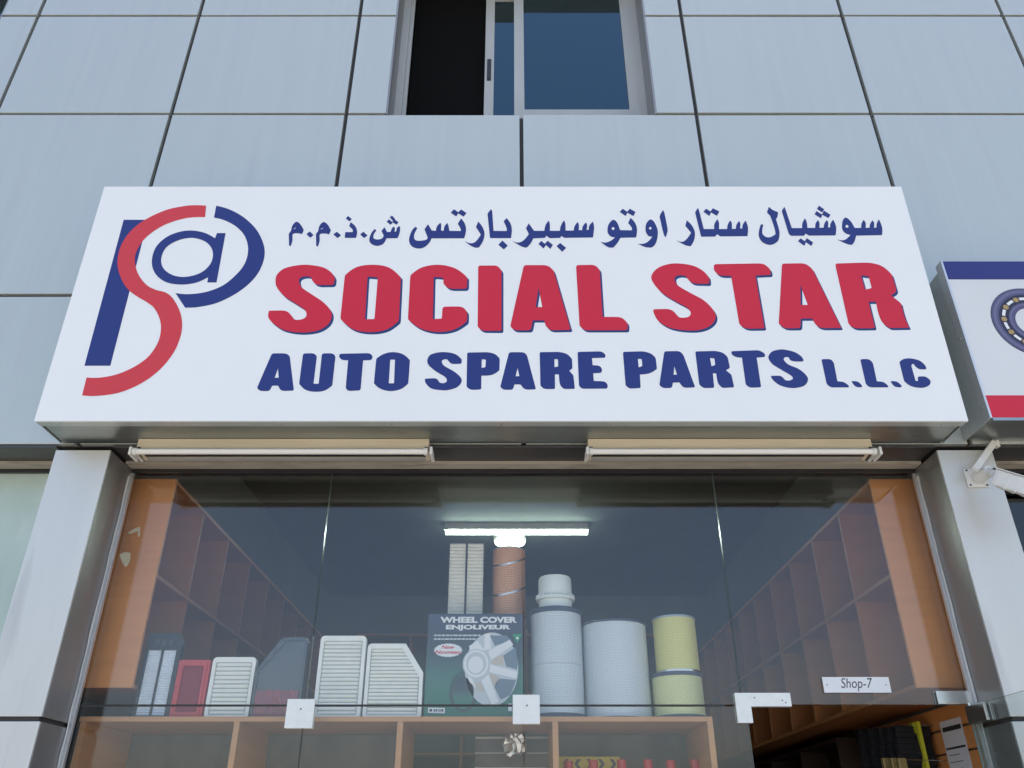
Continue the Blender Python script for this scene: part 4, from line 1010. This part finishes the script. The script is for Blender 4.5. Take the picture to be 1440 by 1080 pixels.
MB().lathe((c[0], c[1], z0+(z1-z0)*0.47), [(r*1.0, 0), (r*1.012, 0.003), (r*1.0, 0.006)], 56).build('seam_band', 'perf_white_fine', T)
T2 = thing('filter_insert', (c[0], c[1], z1), 'pale green plastic cylinder with toothed ring standing on the tall white filter', 'filter')
rn = r*0.66; nz = zat(807, c[1]-rn)-z1
MB().lathe((c[0], c[1], z1-0.0075), [(0, 0), (rn, 0), (rn, 0.008+nz*0.30)], 48).build('lower_tube', 'filter_ltgreen', T2, smooth=True)
mb = MB(); mb.lathe((c[0], c[1], z1+nz*0.30), [(rn*0.97, 0), (rn*1.16, 0.0), (rn*1.18, 0.012), (rn*1.0, 0.02)], 48)
for i in range(30):
    t = 2*math.pi*i/30; p = Vector((c[0]+rn*1.12*math.cos(t), c[1]+rn*1.12*math.sin(t), z1+nz*0.30+0.010))
    mb.tube(p, p+Vector((-0.006*math.sin(t), 0.006*math.cos(t), 0.016)), 0.006, 6, 0.003)
mb.build('toothed_ring', 'filter_ltgreen', T2)
MB().lathe((c[0], c[1], z1+nz*0.30+0.0205), [(rn*1.0, 0), (rn*1.02, 0.01), (rn*1.0, nz*0.68-0.028), (rn*0.95, nz*0.7-0.0205), (0, nz*0.7-0.0205)], 48).build('upper_cap', 'filter_ltgreen', T2, smooth=True)
round_filter(822, 916, 871, Y, 'widest white round filter with fine pleats, middle of the round ones', 'perf_white_fine', caph=0.010)
T, c, r, z0, z1 = round_filter(921, 992, 944, Y, 'short lime round filter with dark rim under the yellow one', 'perf_lime', caph=0.018)
Tb = round_filter(922, 982, 865, Y+0.012, 'yellow round filter with steel ends on top of the lime one', 'perf_yellow', zb=z1, cap='steel_grey', capb='steel', ybot=943, caph=0.010)

ORD = ('first', 'second', 'third', 'fourth', 'fifth', 'sixth')
# ================================================================== goods in the cabinet and in the doorway
for i, px in enumerate((799, 834, 874, 911, 943, 977)):
    Y = 3.99; top = zat((1070, 1069, 1068, 1068, 1069, 1068)[i], Y); x = at(px, 1072, Y).x
    T = thing('bottle', (x, Y, 1.62), ORD[i]+' red capped bottle from the left in the cabinet under the round filters', 'bottle', 'red capped bottles in the cabinet')
    zb = 1.6205; hh = top-zb
    MB().lathe((x, Y, zb), [(0, 0), (0.032, 0), (0.034, 0.01), (0.034, hh*0.62), (0.026, hh*0.74), (0.018, hh*0.78), (0.018, hh*0.80)], 24).build('body', 'dark_rubber', T, smooth=True)
    MB().lathe((x, Y, zb+hh*0.8005), [(0.021, 0), (0.021, hh*0.19), (0.018, hh*0.1995), (0, hh*0.1995)], 20).build('cap', 'bottle_red', T, smooth=True)
# yellow carton with black arrows behind the bottles
Y = 4.08
a, b = at(786, 1072, Y).x, at(872, 1072, Y).x; zt = zat(1064, Y)
T = thing('arrow_carton', ((a+b)/2, Y, 1.62), 'yellow carton with black arrows behind the red capped bottles', 'box')
box('carton', a, b, Y, Y+0.10, 1.6205, zt, 'banner_yellow', T, 0.001)
for i in range(5):
    cx = a+(b-a)*(0.12+0.19*i); s_ = 1 if i >= 2 else -1
    zc = zt-0.03
    pts = [(cx-0.014*s_, zc+0.02), (cx+0.002*s_, zc+0.02), (cx+0.016*s_, zc), (cx+0.002*s_, zc-0.02), (cx-0.014*s_, zc-0.02), (cx, zc)]
    if s_ < 0: pts.reverse()
    MB().prism([[Vector((x, Y-0.0003, z)) for x, z in pts]], 0.0004, NY).build('arrow', 'text_dark', T)
# crumpled foil pack hanging on the cabinet's slats
Y = 4.12; c = at(724, 1042, Y)
b_ = bmesh.new(); bmesh.ops.create_icosphere(b_, subdivisions=3, radius=1)
for v in b_.verts:
    k = 1+0.28*math.sin(v.co.x*9+1)*math.sin(v.co.z*8)+random.uniform(-0.12, 0.12)
    v.co = Vector((c.x+v.co.x*0.052*k, Y+v.co.y*0.02*k, c.z+v.co.z*0.045*k-(0.02 if v.co.z < -0.5 else 0)))
T = thing('foil_pack', (c.x, Y, c.z-0.06), 'crumpled silver foil pack hanging below the wheel cover box', 'pack')
MB().bm(b_).build('pack', 'foil', T)
MB().tube((c.x, Y+0.005, c.z+0.04), (c.x, CY1-0.012, c.z+0.055), 0.002, 6).build('hook', 'steel', T)
# doorway goods on the slatted wall
XW = XC+2.040
def hang(px0, py0, py1, wy, dep, name, label, cat, m, grp=None, parts=None):
    d0 = ray(px0, py0); Yh = XW-dep; Yc = (XW-dep)*d0.y/d0.x
    zt = CAMZ+d0.z*(Yc/d0.y); d1 = ray(px0, py1); zb = CAMZ+d1.z*((XW-dep)*d1.y/d1.x/d1.y)
    T = thing(name, (XW-dep, Yc, zb), label, cat, grp)
    return T, Yc, zt, zb
for i, px in enumerate((1228, 1243, 1258, 1270, 1281)):
    T, Yc, zt, zb = hang(px, 1022+(4-i)*1.2, 1105, 0.1, 0.10, 'black_belt_pack', ORD[i]+' black hanging pack from the left in the row inside the doorway', 'pack', 'cloth_black', 'black packs hanging inside the doorway')
    mb = MB(); nn = 10
    for k in range(nn):
        za = zt-(zt-zb)*k/nn; zb2 = zt-(zt-zb)*(k+1)/nn; wv = 0.006*math.sin(k*1.3+i)
        mb.box(XW-0.19, XW-0.02, Yc-0.022+wv, Yc+0.022+wv, zb2, za, 0.004)
    mb.build('pack', 'cloth_black', T)
    MB().tube((XW-0.18, Yc, zt+0.008), (XW-0.001, Yc, zt-0.004), 0.003, 8).build('hook', 'steel', T)
T, Yc, zt, zb = hang(1297, 1016, 1110, 0.1, 0.05, 'wiper_pack', 'bright yellow and black hanging pack beside the white notice', 'pack', 'yellow_pack')
mb = MB().box(XW-0.10, XW-0.085, Yc-0.05, Yc+0.05, zb, zt, 0.002); mb.build('card', 'yellow_pack', T)
MB().prism([[Vector((XW-0.1002, Yc+y, z)) for y, z in ((-0.02, zt-0.05), (0.03, zt-0.06), (0.0, zt-0.14), (0.025, zt-0.24), (-0.03, zt-0.16))]], 0.0006, (-1, 0, 0)).build('print', 'text_dark', T)
MB().tube((XW-0.11, Yc, zt-0.01), (XW-0.001, Yc, zt-0.014), 0.003, 8).build('hook', 'steel', T)
for i, px in enumerate((1262, 1274, 1284)):
    T, Yc, zt, zb = hang(px, 1066, 1120, 0.1, 0.16, 'gold_pack', ORD[i]+' small gold packet from the left hanging before the black packs', 'pack', 'gold_pack', 'gold packets inside the doorway')
    MB().box(XW-0.24, XW-0.20, Yc-0.016, Yc+0.016, zb, zt, 0.004).build('packet', 'gold_pack', T)
    MB().tube((XW-0.23, Yc, zt-0.006), (XW-0.001, Yc, zt-0.012), 0.002, 8).build('hook', 'steel', T)
# notice
T, Yc, zt, zb = hang(1333, 1012, 1140, 0.1, 0.01, 'paper_notice', 'white printed paper notice on the orange slats inside the doorway', 'notice', 'paper')
y0, y1 = Yc-0.105, Yc+0.105
MB().box(XW-0.004, XW-0.0015, y0, y1, zt-0.30, zt).build('sheet', 'paper', T)
for k, (za, zb2, fy0, fy1) in enumerate(((0.028, 0.048, 0.05, 0.92), (0.118, 0.127, 0.05, 0.95), (0.15, 0.153, 0.4, 0.9), (0.18, 0.183, 0.3, 0.9), (0.21, 0.213, 0.4, 0.9), (0.24, 0.243, 0.3, 0.9))):
    MB().box(XW-0.0050, XW-0.0041, y0+(y1-y0)*fy0, y0+(y1-y0)*fy1, zt-zb2, zt-za).build('print_line', 'text_dark', T)
